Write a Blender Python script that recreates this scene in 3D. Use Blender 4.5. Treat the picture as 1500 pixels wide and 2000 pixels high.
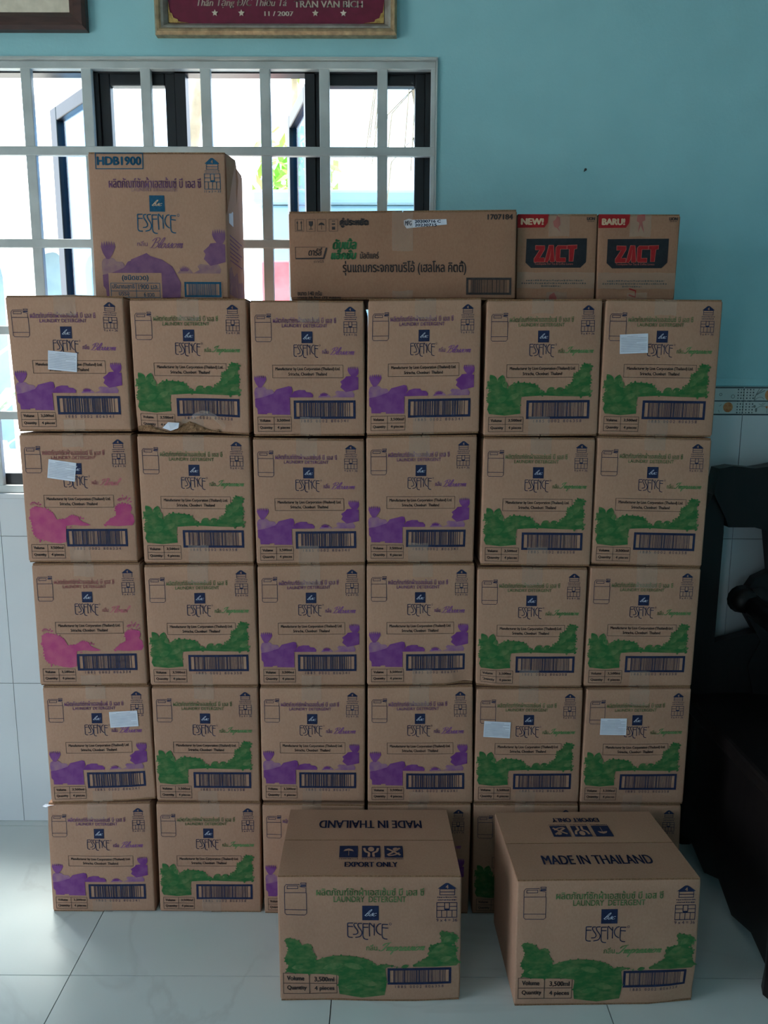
import bpy, bmesh, math, random
import numpy as np
from mathutils import Vector, Matrix
from mathutils.geometry import tessellate_polygon

for o in list(bpy.data.objects):
    bpy.data.objects.remove(o, do_unlink=True)
scene = bpy.context.scene
COL = scene.collection
rnd = random.Random(7)
PI = math.pi

# ------------------------------------------------------------------ camera, world, light, exposure
cam_data = bpy.data.cameras.new('camera')
cam_data.sensor_fit = 'VERTICAL'
cam_data.sensor_height = 24.0
cam_data.lens = 24.0 * 1531.3 / 2000.0
cam_data.clip_start = 0.05
camera = bpy.data.objects.new('camera', cam_data)
COL.objects.link(camera)
yaw, pitch, roll = math.radians(-0.1236), math.radians(9.8056), math.radians(0.1856)
fw = Vector((math.sin(yaw)*math.cos(pitch), math.cos(yaw)*math.cos(pitch), -math.sin(pitch)))
rt0 = Vector((math.cos(yaw), -math.sin(yaw), 0)); up0 = rt0.cross(fw)
rt = rt0*math.cos(roll) + up0*math.sin(roll); up = -rt0*math.sin(roll) + up0*math.cos(roll)
camera.matrix_world = Matrix(((rt.x, up.x, -fw.x, 0), (rt.y, up.y, -fw.y, 0), (rt.z, up.z, -fw.z, 1.3452), (0, 0, 0, 1)))
scene.camera = camera

world = bpy.data.worlds.new('hazy_sky'); scene.world = world; world.use_nodes = True
bg = world.node_tree.nodes['Background']
bg.inputs['Color'].default_value = (0.80, 0.92, 1.06, 1)
bg.inputs['Strength'].default_value = 3.0

sun_data = bpy.data.lights.new('sun', 'SUN'); sun_data.energy = 9.0; sun_data.angle = math.radians(18)
sun_data.color = (1.0, 0.95, 0.86)
sun = bpy.data.objects.new('sun', sun_data); COL.objects.link(sun)
# high hazy midday sun, standing behind the window wall and to the left
sun_dir = Vector((0.213, -0.263, -1.0)).normalized()
sun.rotation_euler = sun_dir.to_track_quat('-Z', 'Y').to_euler()
sun.location = (-2, 4, 6)

def portal(name, loc, direction, sx, sy):
    d = bpy.data.lights.new(name, 'AREA'); d.shape = 'RECTANGLE'; d.size = sx; d.size_y = sy
    d.cycles.is_portal = True
    o = bpy.data.objects.new(name, d); COL.objects.link(o); o.location = loc
    o.rotation_euler = Vector(direction).to_track_quat('-Z', 'Z').to_euler()
portal('window_daylight', (-0.81, 2.34, 1.585), (0, -1, 0), 1.9, 1.16)
portal('left_door_daylight', (-2.7, 0.25, 1.1), (1, 0, 0), 1.5, 2.2)
portal('front_door_daylight', (-2.05, -3.2, 1.1), (0, 1, 0), .5, 2.2)

scene.view_settings.view_transform = 'Standard'
scene.view_settings.look = 'None'
scene.view_settings.gamma = 1.0
scene.view_settings.use_curve_mapping = False
scene.view_settings.exposure = 0.98

# ------------------------------------------------------------------ helpers
def link(o, parent=None, label=None, cat=None, group=None, kind=None):
    COL.objects.link(o)
    if parent is not None: o.parent = parent
    if label: o['label'] = label
    if cat: o['category'] = cat
    if group: o['group'] = group
    if kind: o['kind'] = kind
    return o

def empty(name, loc=(0, 0, 0), rz=0.0, **k):
    o = bpy.data.objects.new(name, None); o.empty_display_size = 0.05
    o.location = loc; o.rotation_euler = (0, 0, rz)
    return link(o, **k)

def mesh_obj(name, verts, faces, mats, parent=None, smooth=False, mat_idx=None, loc=None, **k):
    me = bpy.data.meshes.new(name)
    me.from_pydata([tuple(v) for v in verts], [], faces)
    if not isinstance(mats, (list, tuple)): mats = [mats]
    for m in mats: me.materials.append(m)
    if mat_idx is not None: me.polygons.foreach_set('material_index', mat_idx)
    if smooth: me.polygons.foreach_set('use_smooth', [True]*len(me.polygons))
    me.update()
    o = bpy.data.objects.new(name, me)
    if loc is not None: o.location = loc
    return link(o, parent=parent, **k)

def tri_obj(name, T, mats, parent, idx=None):
    """T: (N,3,3) numpy triangles"""
    n = len(T)
    me = bpy.data.meshes.new(name)
    me.vertices.add(n*3); me.vertices.foreach_set('co', T.reshape(-1).astype(np.float32))
    me.loops.add(n*3); me.loops.foreach_set('vertex_index', np.arange(n*3, dtype=np.int32))
    me.polygons.add(n); me.polygons.foreach_set('loop_start', np.arange(0, n*3, 3, dtype=np.int32))
    me.polygons.foreach_set('loop_total', np.full(n, 3, dtype=np.int32))
    if not isinstance(mats, (list, tuple)): mats = [mats]
    for m in mats: me.materials.append(m)
    if idx is not None: me.polygons.foreach_set('material_index', np.asarray(idx, dtype=np.int32))
    me.update(calc_edges=True); me.validate()
    return link(bpy.data.objects.new(name, me), parent=parent)

class MB:
    """collects boxes / tubes / prisms into one mesh"""
    def __init__(s): s.v = []; s.f = []; s.m = []
    def add(s, vs, fs, mi=0):
        b = len(s.v); s.v += [tuple(v) for v in vs]; s.f += [tuple(i+b for i in f) for f in fs]; s.m += [mi]*len(fs)
        return s
    def box(s, x0, x1, y0, y1, z0, z1, mi=0, bev=0.0):
        if bev > 0:
            bm = bmesh.new()
            bmesh.ops.create_cube(bm, size=1.0)
            for v in bm.verts:
                v.co = Vector(((x0+x1)/2 + v.co.x*(x1-x0), (y0+y1)/2 + v.co.y*(y1-y0), (z0+z1)/2 + v.co.z*(z1-z0)))
            bmesh.ops.bevel(bm, geom=list(bm.edges), offset=bev, segments=2, profile=0.5, affect='EDGES')
            bm.verts.index_update()
            s.add([v.co[:] for v in bm.verts], [[v.index for v in f.verts] for f in bm.faces], mi); bm.free()
            return s
        v = [(x, y, z) for z in (z0, z1) for y in (y0, y1) for x in (x0, x1)]
        return s.add(v, [(0, 2, 3, 1), (4, 5, 7, 6), (0, 1, 5, 4), (2, 6, 7, 3), (0, 4, 6, 2), (1, 3, 7, 5)], mi)
    def tube(s, pts, rads, n=10, mi=0, squash=1.0):
        pts = [Vector(p) for p in pts]
        if not isinstance(rads, (list, tuple)): rads = [rads]*len(pts)
        vs = []; fs = []
        prev = None
        for i, p in enumerate(pts):
            d = (pts[min(i+1, len(pts)-1)] - pts[max(i-1, 0)]).normalized()
            a = prev if prev is not None else (Vector((0, 0, 1)) if abs(d.z) < .9 else Vector((1, 0, 0)))
            x = (a - d*a.dot(d)).normalized(); y = d.cross(x); prev = x
            for k in range(n):
                t = 2*PI*k/n
                vs.append(p + x*math.cos(t)*rads[i] + y*math.sin(t)*rads[i]*squash)
        for i in range(len(pts)-1):
            for k in range(n):
                a = i*n+k; b = i*n+(k+1) % n
                fs.append((a, b, b+n, a+n))
        fs.append(tuple(reversed(range(n)))); fs.append(tuple(range((len(pts)-1)*n, len(pts)*n)))
        return s.add(vs, fs, mi)
    def prism(s, poly, axis, a, b, mi=0):
        """poly 2D extruded along axis ('x','y','z') from a to b"""
        n = len(poly)
        def P(u, v, w):
            return {'x': (w, u, v), 'y': (u, w, v), 'z': (u, v, w)}[axis]
        vs = [P(u, v, a) for u, v in poly] + [P(u, v, b) for u, v in poly]
        tr = tessellate_polygon([[Vector((u, v, 0)) for u, v in poly]])
        fs = [tuple(t) for t in tr] + [tuple(i+n for i in reversed(t)) for t in tr]
        fs += [(i, (i+1) % n, (i+1) % n+n, i+n) for i in range(n)]
        return s.add(vs, fs, mi)
    def build(s, name, mats, parent=None, smooth=False, **k):
        o = mesh_obj(name, s.v, s.f, mats, parent, smooth, s.m, **k)
        bm = bmesh.new(); bm.from_mesh(o.data); bmesh.ops.recalc_face_normals(bm, faces=list(bm.faces)); bm.to_mesh(o.data); bm.free()
        return o

# ------------------------------------------------------------------ materials
def sv(c):   # sRGB 0-255 -> linear
    return tuple(((x/255)/12.92 if x/255 <= .04045 else ((x/255+.055)/1.055)**2.4) for x in c) + (1,)

def mat(name, col, rough=0.6, metal=0.0, spec=0.5, col2=None, scale=30.0, detail=4.0, bump=0.0, bscale=None, alpha=1.0,
        lo=0.35, hi=0.65, stretch=(1, 1, 1), coat=0.0, objrand=0.0):
    m = bpy.data.materials.new(name); m.use_nodes = True
    nt = m.node_tree; b = nt.nodes['Principled BSDF']
    b.inputs['Base Color'].default_value = col; b.inputs['Roughness'].default_value = rough
    b.inputs['Metallic'].default_value = metal; b.inputs['Specular IOR Level'].default_value = spec
    b.inputs['Alpha'].default_value = alpha; b.inputs['Coat Weight'].default_value = coat
    out = None
    if col2 is not None or bump:
        tc = nt.nodes.new('ShaderNodeTexCoord'); mp = nt.nodes.new('ShaderNodeMapping')
        mp.inputs['Scale'].default_value = stretch
        nt.links.new(tc.outputs['Object'], mp.inputs['Vector'])
    if col2 is not None:
        n = nt.nodes.new('ShaderNodeTexNoise'); n.inputs['Scale'].default_value = scale; n.inputs['Detail'].default_value = detail
        nt.links.new(mp.outputs['Vector'], n.inputs['Vector'])
        r = nt.nodes.new('ShaderNodeMapRange'); r.inputs['From Min'].default_value = lo; r.inputs['From Max'].default_value = hi
        nt.links.new(n.outputs['Fac'], r.inputs['Value'])
        mx = nt.nodes.new('ShaderNodeMix'); mx.data_type = 'RGBA'
        mx.inputs['A'].default_value = col; mx.inputs['B'].default_value = col2
        nt.links.new(r.outputs['Result'], mx.inputs['Factor'])
        out = mx.outputs['Result']
        nt.links.new(out, b.inputs['Base Color'])
    if objrand and out is not None:
        oi = nt.nodes.new('ShaderNodeObjectInfo'); hs = nt.nodes.new('ShaderNodeHueSaturation')
        r2 = nt.nodes.new('ShaderNodeMapRange'); r2.inputs['To Min'].default_value = 1-objrand; r2.inputs['To Max'].default_value = 1+objrand
        nt.links.new(oi.outputs['Random'], r2.inputs['Value']); nt.links.new(r2.outputs['Result'], hs.inputs['Value'])
        nt.links.new(out, hs.inputs['Color']); nt.links.new(hs.outputs['Color'], b.inputs['Base Color'])
    if bump:
        n2 = nt.nodes.new('ShaderNodeTexNoise'); n2.inputs['Scale'].default_value = bscale or scale; n2.inputs['Detail'].default_value = 5
        nt.links.new(mp.outputs['Vector'], n2.inputs['Vector'])
        bp = nt.nodes.new('ShaderNodeBump'); bp.inputs['Strength'].default_value = bump; bp.inputs['Distance'].default_value = .01
        nt.links.new(n2.outputs['Fac'], bp.inputs['Height']); nt.links.new(bp.outputs['Normal'], b.inputs['Normal'])
    return m

def add_mul_noise(m, scale, lo, hi, detail=3):
    """multiply the base colour by broad blotches (stains, ageing)"""
    nt = m.node_tree; b = nt.nodes['Principled BSDF']
    src = b.inputs['Base Color'].links[0].from_socket
    tc = nt.nodes.new('ShaderNodeTexCoord'); n = nt.nodes.new('ShaderNodeTexNoise')
    n.inputs['Scale'].default_value = scale; n.inputs['Detail'].default_value = detail
    nt.links.new(tc.outputs['Object'], n.inputs['Vector'])
    r = nt.nodes.new('ShaderNodeMapRange'); r.inputs['To Min'].default_value = lo; r.inputs['To Max'].default_value = hi
    r.inputs['From Min'].default_value = .3; r.inputs['From Max'].default_value = .7
    nt.links.new(n.outputs['Fac'], r.inputs['Value'])
    mx = nt.nodes.new('ShaderNodeMix'); mx.data_type = 'RGBA'; mx.blend_type = 'MULTIPLY'; mx.inputs['Factor'].default_value = 1
    cr = nt.nodes.new('ShaderNodeCombineColor')
    for i in range(3): nt.links.new(r.outputs['Result'], cr.inputs[i])
    nt.links.new(src, mx.inputs['A']); nt.links.new(cr.outputs['Color'], mx.inputs['B'])
    nt.links.new(mx.outputs['Result'], b.inputs['Base Color'])

M = {}
CARD = sv((176, 138, 108))
M['card'] = mat('cardboard', sv((171, 134, 112)), .8, col2=sv((165, 128, 106)), scale=260, detail=6, bump=.05, bscale=30, stretch=(1, 1, .6), objrand=.05, spec=.2)
add_mul_noise(M['card'], 7, .93, 1.05)
M['card_red'] = mat('cardboard_reddish', sv((154, 116, 94)), .8, col2=sv((148, 110, 88)), scale=260, detail=6, bump=.05, bscale=30, stretch=(1, 1, .6), spec=.2)
add_mul_noise(M['card_red'], 7, .93, 1.05)
M['card_edge'] = mat('cardboard_raw_edge', sv((150, 116, 88)), .9, col2=sv((110, 82, 60)), scale=400, stretch=(1, .2, 1), spec=.1)
M['tape'] = mat('clear_packing_tape', sv((200, 178, 160)), .14, alpha=.22, spec=.6, bump=.5, bscale=28, stretch=(2.5, .6, .6))
M['navy'] = mat('navy_ink', sv((34, 44, 76)), .7, col2=sv((28, 36, 64)), scale=160, spec=.2)
M['teal_ink'] = mat('teal_blue_ink', sv((30, 84, 112)), .7, col2=sv((24, 72, 98)), scale=160, spec=.2)
M['black_ink'] = mat('black_ink', sv((50, 46, 48)), .7, col2=sv((64, 58, 58)), scale=160, spec=.2)
M['purple'] = mat('purple_ink', sv((104, 50, 118)), .75, col2=sv((120, 72, 126)), scale=45, spec=.2)
M['purple_l'] = mat('pale_purple_ink', sv((128, 88, 132)), .75, col2=sv((150, 112, 128)), scale=55, spec=.2)
M['plum'] = mat('plum_ink', sv((104, 70, 104)), .75, col2=sv((122, 86, 112)), scale=45, spec=.2)
M['plum_l'] = mat('pale_plum_ink', sv((130, 98, 112)), .75, col2=sv((150, 118, 114)), scale=55, spec=.2)
M['green'] = mat('green_ink', sv((44, 98, 54)), .8, col2=sv((92, 112, 72)), scale=55, detail=10, spec=.15, lo=.4, hi=.72, stretch=(1, 1, 1.8))
M['green_l'] = mat('pale_green_ink', sv((58, 106, 62)), .8, col2=sv((100, 118, 78)), scale=70, detail=10, spec=.15)
M['green_text'] = mat('leaf_green_ink', sv((92, 128, 78)), .75, col2=sv((106, 132, 88)), scale=90, spec=.2)
M['purple_text'] = mat('violet_text_ink', sv((122, 74, 132)), .75, col2=sv((130, 86, 132)), scale=90, spec=.2)
M['pink'] = mat('pink_ink', sv((166, 64, 112)), .75, col2=sv((176, 86, 116)), scale=45, spec=.2)
M['pink_text'] = mat('pink_text_ink', sv((172, 96, 106)), .75, col2=sv((176, 108, 108)), scale=90, spec=.2)
M['red_ink'] = mat('red_ink', sv((150, 32, 36)), .7, col2=sv((138, 28, 32)), scale=120, spec=.2)
M['dark_panel'] = mat('black_panel_ink', sv((26, 28, 34)), .6, col2=sv((34, 36, 42)), scale=90, spec=.3)
M['cream_ink'] = mat('cream_ink', sv((206, 178, 150)), .7, col2=sv((190, 160, 130)), scale=90, spec=.2)
M['paper'] = mat('white_paper', sv((212, 216, 226)), .7, col2=sv((200, 206, 220)), scale=60, spec=.3)
M['grey_ink'] = mat('fine_grey_print', sv((176, 182, 194)), .8, col2=sv((160, 166, 180)), scale=80)

# ------------------------------------------------------------------ 2D print toolkit (everything in layout pixels, y down)
def signed_area(p):
    return .5*sum(p[i][0]*p[(i+1) % len(p)][1] - p[(i+1) % len(p)][0]*p[i][1] for i in range(len(p)))
def inside(pt, poly):
    x, y = pt; c = False; j = len(poly)-1
    for i in range(len(poly)):
        xi, yi = poly[i]; xj, yj = poly[j]
        if (yi > y) != (yj > y) and x < (xj-xi)*(y-yi)/(yj-yi+1e-12)+xi: c = not c
        j = i
    return c
_txt = {}
def text_tris(s, res=3):
    """glyph outlines of Blender's own font, filled contour by contour; returns (N,3,2), y up"""
    key = (s, res)
    if key in _txt: return _txt[key]
    c = bpy.data.curves.new('tmp_text', 'FONT'); c.body = s; c.size = 1.0
    o = bpy.data.objects.new('tmp_text', c); COL.objects.link(o)
    dg = bpy.context.evaluated_depsgraph_get()
    ev = o.evaluated_get(dg)
    cu = ev.to_curve(dg)
    conts = []
    for sp in cu.splines:
        pts = []
        if sp.type == 'BEZIER':
            bp = sp.bezier_points; n = len(bp)
            for i in range(n):
                a = bp[i]; b = bp[(i+1) % n]
                p0, p1, p2, p3 = a.co, a.handle_right, b.handle_left, b.co
                straight = abs((p3-p0).cross(p1-p0).z) < 1e-5 and abs((p3-p0).cross(p2-p0).z) < 1e-5
                k = 1 if straight else res
                for j in range(k):
                    t = j/k
                    q = p0*(1-t)**3 + p1*3*t*(1-t)**2 + p2*3*t*t*(1-t) + p3*t**3
                    if not pts or abs(q.x-pts[-1][0])+abs(q.y-pts[-1][1]) > 1e-5: pts.append((q.x, q.y))
        else:
            pts = [(p.co.x, p.co.y) for p in sp.points]
        if len(pts) >= 3 and abs(signed_area(pts)) > 1e-7: conts.append(pts)
    ev.to_curve_clear()
    bpy.data.objects.remove(o, do_unlink=True); bpy.data.curves.remove(c)
    A = [signed_area(p) for p in conts]
    hole_of = {}
    for i, p in enumerate(conts):
        best = None
        for j, q in enumerate(conts):
            if i != j and A[i]*A[j] < 0 and abs(A[j]) > abs(A[i]) and all(inside(pp, q) for pp in p[::max(1, len(p)//5)]):
                if best is None or abs(A[j]) < abs(A[best]): best = j
        if best is not None: hole_of[i] = best
    T = []
    for j, q in enumerate(conts):
        if j in hole_of: continue
        loops = [q] + [conts[i] for i in hole_of if hole_of[i] == j]
        flat = [p for l in loops for p in l]
        for t in tessellate_polygon([[Vector((x, y, 0)) for x, y in l] for l in loops]):
            T.append([flat[i] for i in t])
    T = np.array(T, dtype=float) if T else np.zeros((0, 3, 2))
    _txt[key] = T
    return T

def fit(T, x0, y0, x1, y1, shear=0.0):
    """fit y-up glyph triangles into the y-down layout rectangle"""
    if shear:
        T = T.copy(); T[..., 0] += T[..., 1]*shear
    mn = T.reshape(-1, 2).min(0); mx = T.reshape(-1, 2).max(0)
    out = np.empty_like(T)
    out[..., 0] = x0 + (T[..., 0]-mn[0])/(mx[0]-mn[0])*(x1-x0)
    out[..., 1] = y1 - (T[..., 1]-mn[1])/(mx[1]-mn[1])*(y1-y0)
    return out

class Print:
    """parts -> list of (material key, layer, triangles)"""
    def __init__(s): s.parts = {}
    def put(s, part, mk, T, layer=0):
        if len(T): s.parts.setdefault(part, []).append((mk, layer, np.asarray(T, dtype=float)))
    def text(s, part, mk, body, x0, y0, x1, y1, bold=0.0, res=3, shear=0, layer=0):
        T = fit(text_tris(body, res), x0, y0, x1, y1, shear)
        s.put(part, mk, T, layer)
        if bold:
            for dx, dy in ((bold, 0), (-bold, 0), (0, bold*.6), (0, -bold*.6)): s.put(part, mk, T+np.array((dx, dy)), layer)
    def rect(s, part, mk, x0, y0, x1, y1, layer=0, rot=0):
        P = [(x0, y0), (x1, y0), (x1, y1), (x0, y1)]
        if rot:
            cx, cy = (x0+x1)/2, (y0+y1)/2; c, q = math.cos(rot), math.sin(rot)
            P = [(cx+(x-cx)*c-(y-cy)*q, cy+(x-cx)*q+(y-cy)*c) for x, y in P]
        s.put(part, mk, [[P[0], P[1], P[2]], [P[0], P[2], P[3]]], layer)
    def frame(s, part, mk, x0, y0, x1, y1, w, layer=0):
        s.rect(part, mk, x0, y0, x1, y0+w, layer); s.rect(part, mk, x0, y1-w, x1, y1, layer)
        s.rect(part, mk, x0, y0+w, x0+w, y1-w, layer); s.rect(part, mk, x1-w, y0+w, x1, y1-w, layer)
    def poly(s, part, mk, pts, layer=0, smooth=0):
        if smooth: pts = crom(pts, smooth, True)
        tr = tessellate_polygon([[Vector((x, y, 0)) for x, y in pts]])
        s.put(part, mk, [[pts[i] for i in t] for t in tr], layer)
    def line(s, part, mk, pts, w, layer=0, smooth=0, cal=0.0, closed=False):
        if smooth: pts = crom(pts, smooth, closed)
        if closed: pts = list(pts)+[pts[0]]
        P = np.array(pts, float); n = len(P); L = []; Rr = []
        for i in range(n):
            d = P[min(i+1, n-1)]-P[max(i-1, 0)]; l = np.hypot(*d)+1e-9; d = d/l
            ww = w*(1-cal+cal*abs(d[1])*1.5) if cal else w
            nn = np.array((-d[1], d[0]))*ww/2
            L.append(P[i]+nn); Rr.append(P[i]-nn)
        T = []
        for i in range(n-1): T += [[L[i], Rr[i], Rr[i+1]], [L[i], Rr[i+1], L[i+1]]]
        s.put(part, mk, T, layer)
    def ellipse(s, part, mk, cx, cy, rx, ry, layer=0, n=14, rot=0):
        c, q = math.cos(rot), math.sin(rot)
        pts = [(cx+rx*math.cos(2*PI*k/n)*c-ry*math.sin(2*PI*k/n)*q, cy+rx*math.cos(2*PI*k/n)*q+ry*math.sin(2*PI*k/n)*c) for k in range(n)]
        s.put(part, mk, [[(cx, cy), pts[k], pts[(k+1) % n]] for k in range(n)], layer)
    def barcode(s, part, mk, x0, y0, x1, y1, border, seed, digits=None, dy=(8, 44), dx=(.12, .88)):
        s.frame(part, mk, x0, y0, x1, y1, border)
        W = x1-x0; r = random.Random(seed)
        bx0, bx1 = x0+border+W*.065, x1-border-W*.065
        x = bx0; unit = (bx1-bx0)/118
        while x < bx1-unit*3:
            w = unit*r.choice((1, 1, 1.2, 2.6)); s.rect(part, mk, x, y0+border*.9, x+w, y1-border*.9); x += w+unit*r.choice((1.1, 1.2, 1.4, 2.6))
        s.rect(part, mk, x0+border+W*.055, y0+border, x0+border+W*.064, y1-border)
        s.rect(part, mk, x1-border-W*.064, y0+border, x1-border-W*.055, y1-border)
        if digits: s.text(part+'/barcode_digits', mk, digits, x0+W*dx[0], y1+dy[0], x0+W*dx[1], y1+dy[1], res=2)

def crom(pts, k=4, closed=False):
    P = [np.array(p, float) for p in pts]; n = len(P); out = []
    rng = range(n) if closed else range(n-1)
    for i in rng:
        if closed: a, b, c, d = P[i-1], P[i], P[(i+1) % n], P[(i+2) % n]
        else: a, b, c, d = P[max(i-1, 0)], P[i], P[i+1], P[min(i+2, n-1)]
        for j in range(k):
            t = j/k
            out.append(tuple(.5*((2*b)+(c-a)*t+(2*a-5*b+4*c-d)*t*t+(3*b-a-3*c+d)*t**3)))
    if not closed: out.append(tuple(P[-1]))
    return out

SCRIPT = {
 'l': ([[(0, .2), (.5, 1.2), (.58, 2.1), (.38, 2.2), (.2, 1.5), (.15, .3), (.32, 0), (.6, .25)]], .52),
 'o': ([[(.55, 1), (.2, .88), (.05, .4), (.25, 0), (.55, .12), (.7, .6), (.55, 1), (.62, .8), (.95, .85)]], .86),
 's': ([[(0, .15), (.3, .6), (.46, 1.1), (.5, .6), (.56, .22), (.3, 0), (.08, .15)], [(.3, 0), (.7, .22)]], .64),
 'm': ([[(0, .6), (.18, 1), (.26, .7), (.22, 0)], [(.22, .4), (.45, .97), (.6, .85), (.57, 0)], [(.57, .4), (.8, .97), (.96, .85), (.92, .2), (1.03, 0), (1.25, .25)]], 1.2),
 'p': ([[(0, .5), (.27, 1.05), (.25, .2), (.2, -1)], [(.23, .5), (.5, 1), (.75, .6), (.55, .05), (.25, .12)], [(.55, .05), (.9, .22)]], .85),
 'r': ([[(0, .3), (.25, 1.12), (.35, .9), (.56, .92), (.5, .2), (.62, 0), (.85, .25)]], .78),
 'e': ([[(0, .25), (.4, .5), (.55, .8), (.4, 1), (.15, .72), (.1, .3), (.3, 0), (.68, .25)]], .62),
 'i': ([[(0, .25), (.25, 1), (.2, .2), (.32, 0), (.55, .25)], [(.33, 1.4), (.4, 1.5)]], .48),
 'n': ([[(0, .6), (.18, 1), (.26, .7), (.22, 0)], [(.22, .4), (.5, .97), (.66, .85), (.6, .2), (.72, 0), (.95, .25)]], .9),
 'a': ([[(.6, .9), (.3, 1), (.05, .5), (.2, 0), (.5, .3), (.62, 1), (.6, .2), (.72, 0), (.95, .25)]], .9),
 'b': ([[(0, .2), (.45, 1.2), (.52, 2.1), (.34, 2.2), (.2, 1.5), (.15, .4), (.35, 0), (.6, .25), (.6, .8), (.4, .95), (.75, .8)]], .8),
 'c': ([[(.5, .85), (.35, 1), (.12, .7), (.1, .3), (.3, 0), (.7, .25)]], .6),
 'B': ([[(.45, 2.0), (.38, 1), (.2, .1), (-.12, .05)], [(-.2, 1.5), (.1, 2.0), (.7, 2.25), (1.15, 1.9), (.9, 1.3), (.45, 1.15)], [(.6, 1.15), (1.12, 1.1), (1.25, .6), (.9, 0), (.4, .05)]], 1.4),
 'I': ([[(-.1, 1.4), (.15, 1.95), (.75, 2.05), (.6, 1), (.35, .1), (0, 0), (-.25, .3)], [(.4, 2.0), (1.1, 2.25)]], .95),
 'F': ([[(.55, 1.95), (.42, .8), (.2, .1), (-.2, .1)], [(-.15, 1.5), (.15, 2.0), (.8, 2.0), (1.35, 2.25)], [(.2, 1.0), (.9, 1.12)]], 1.05)}
def script_word(pr, part, mk, word, x0, y0, x1, y1, w, shear=.45, layer=0):
    strokes = []; x = 0
    for ch in word:
        g, adv = SCRIPT[ch]
        for st in g: strokes.append([(x+px+py*shear, py) for px, py in st])
        x += adv
    al = [p for s_ in strokes for p in s_]
    mnx = min(p[0] for p in al); mxx = max(p[0] for p in al); mny = min(p[1] for p in al); mxy = max(p[1] for p in al)
    for st in strokes:
        q = [(x0+(px-mnx)/(mxx-mnx)*(x1-x0), y1-(py-mny)/(mxy-mny)*(y1-y0)) for px, py in st]
        pr.line(part, mk, q, w, layer, smooth=4, cal=.6)

ESS = [[(240, 398), (150, 400), (148, 600), (160, 622), (190, 632), (232, 632)], [(150, 455), (238, 455)],
       [(305, 402), (265, 405), (252, 425), (262, 455), (300, 505), (315, 545), (295, 575), (235, 582)],
       [(385, 402), (330, 405), (315, 428), (330, 465), (375, 525), (380, 570), (350, 615), (275, 632)],
       [(490, 408), (400, 408), (398, 600), (410, 640), (440, 658), (485, 662)], [(400, 465), (485, 465)],
       [(508, 612), (505, 405), (545, 430), (588, 470)], [(585, 597), (585, 405)],
       [(700, 405), (655, 412), (622, 455), (615, 500), (640, 555), (695, 590)],
       [(810, 418), (715, 415), (712, 600), (725, 635), (760, 652), (800, 655)], [(715, 470), (805, 478)]]
def essence(pr, mk, x0, y0, x1, y1, w, part='brand_logo'):
    sx = (x1-x0)/665.; sy = (y1-y0)/267.
    for st in ESS:
        q = [(x0+(x-146)*sx, y0+(y-396)*sy) for x, y in st]
        if len(st) == 6:      # crisp corner of an E, then its curled foot
            pr.line(part, mk, q[:2], w); pr.line(part, mk, q[1:3], w); pr.line(part, mk, q[2:], w, smooth=4)
        else:
            pr.line(part, mk, q, w, smooth=4 if len(st) > 3 else 0)
    pr.line(part, mk, [(x1+(38+18*math.cos(t))*sx, y0+(14+18*math.sin(t))*sy) for t in [k*PI/4 for k in range(8)]], w*.4, closed=True)

def jug(pr, mk, x0, y0, x1, y1, w):
    W, H = x1-x0, y1-y0
    X = lambda a: x0+a*W
    Y = lambda a: y0+a*H
    p = 'jug_drawing'
    pr.line(p, mk, [(X(.02), Y(.3)), (X(.02), Y(.12)), (X(.1), Y(.05)), (X(.68), Y(.05)), (X(.7), Y(.12)), (X(.96), Y(.16)), (X(.96), Y(.3))], w)
    pr.line(p, mk, [(X(.02), Y(.31)), (X(.98), Y(.31))], w)
    pr.line(p, mk, [(X(.02), Y(.31)), (X(.02), Y(.95)), (X(.1), Y(1)), (X(.9), Y(1)), (X(.98), Y(.94)), (X(.98), Y(.31))], w)
    pr.line(p, mk, [(X(.02), Y(.84)), (X(.98), Y(.84))], w)
    pr.frame(p, mk, X(.13), Y(.09), X(.62), Y(.19), w)
    pr.frame(p, mk, X(.73), Y(0), X(.98), Y(.06), w); pr.rect(p, mk, X(.73), Y(.075), X(.98), Y(.12))

def fine_lines(pr, part, mk, x0, y0, x1, y1, seed):
    '''print too small to read: a row of short dashes'''
    r = random.Random(seed); x = x0; h = y1-y0
    while x < x1:
        w = h*r.uniform(.5, 1.1); pr.rect(part, mk, x, y0+h*r.uniform(0, .3), min(x+w, x1), y1-h*r.uniform(0, .2)); x += w+h*r.uniform(.25, .6)

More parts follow.
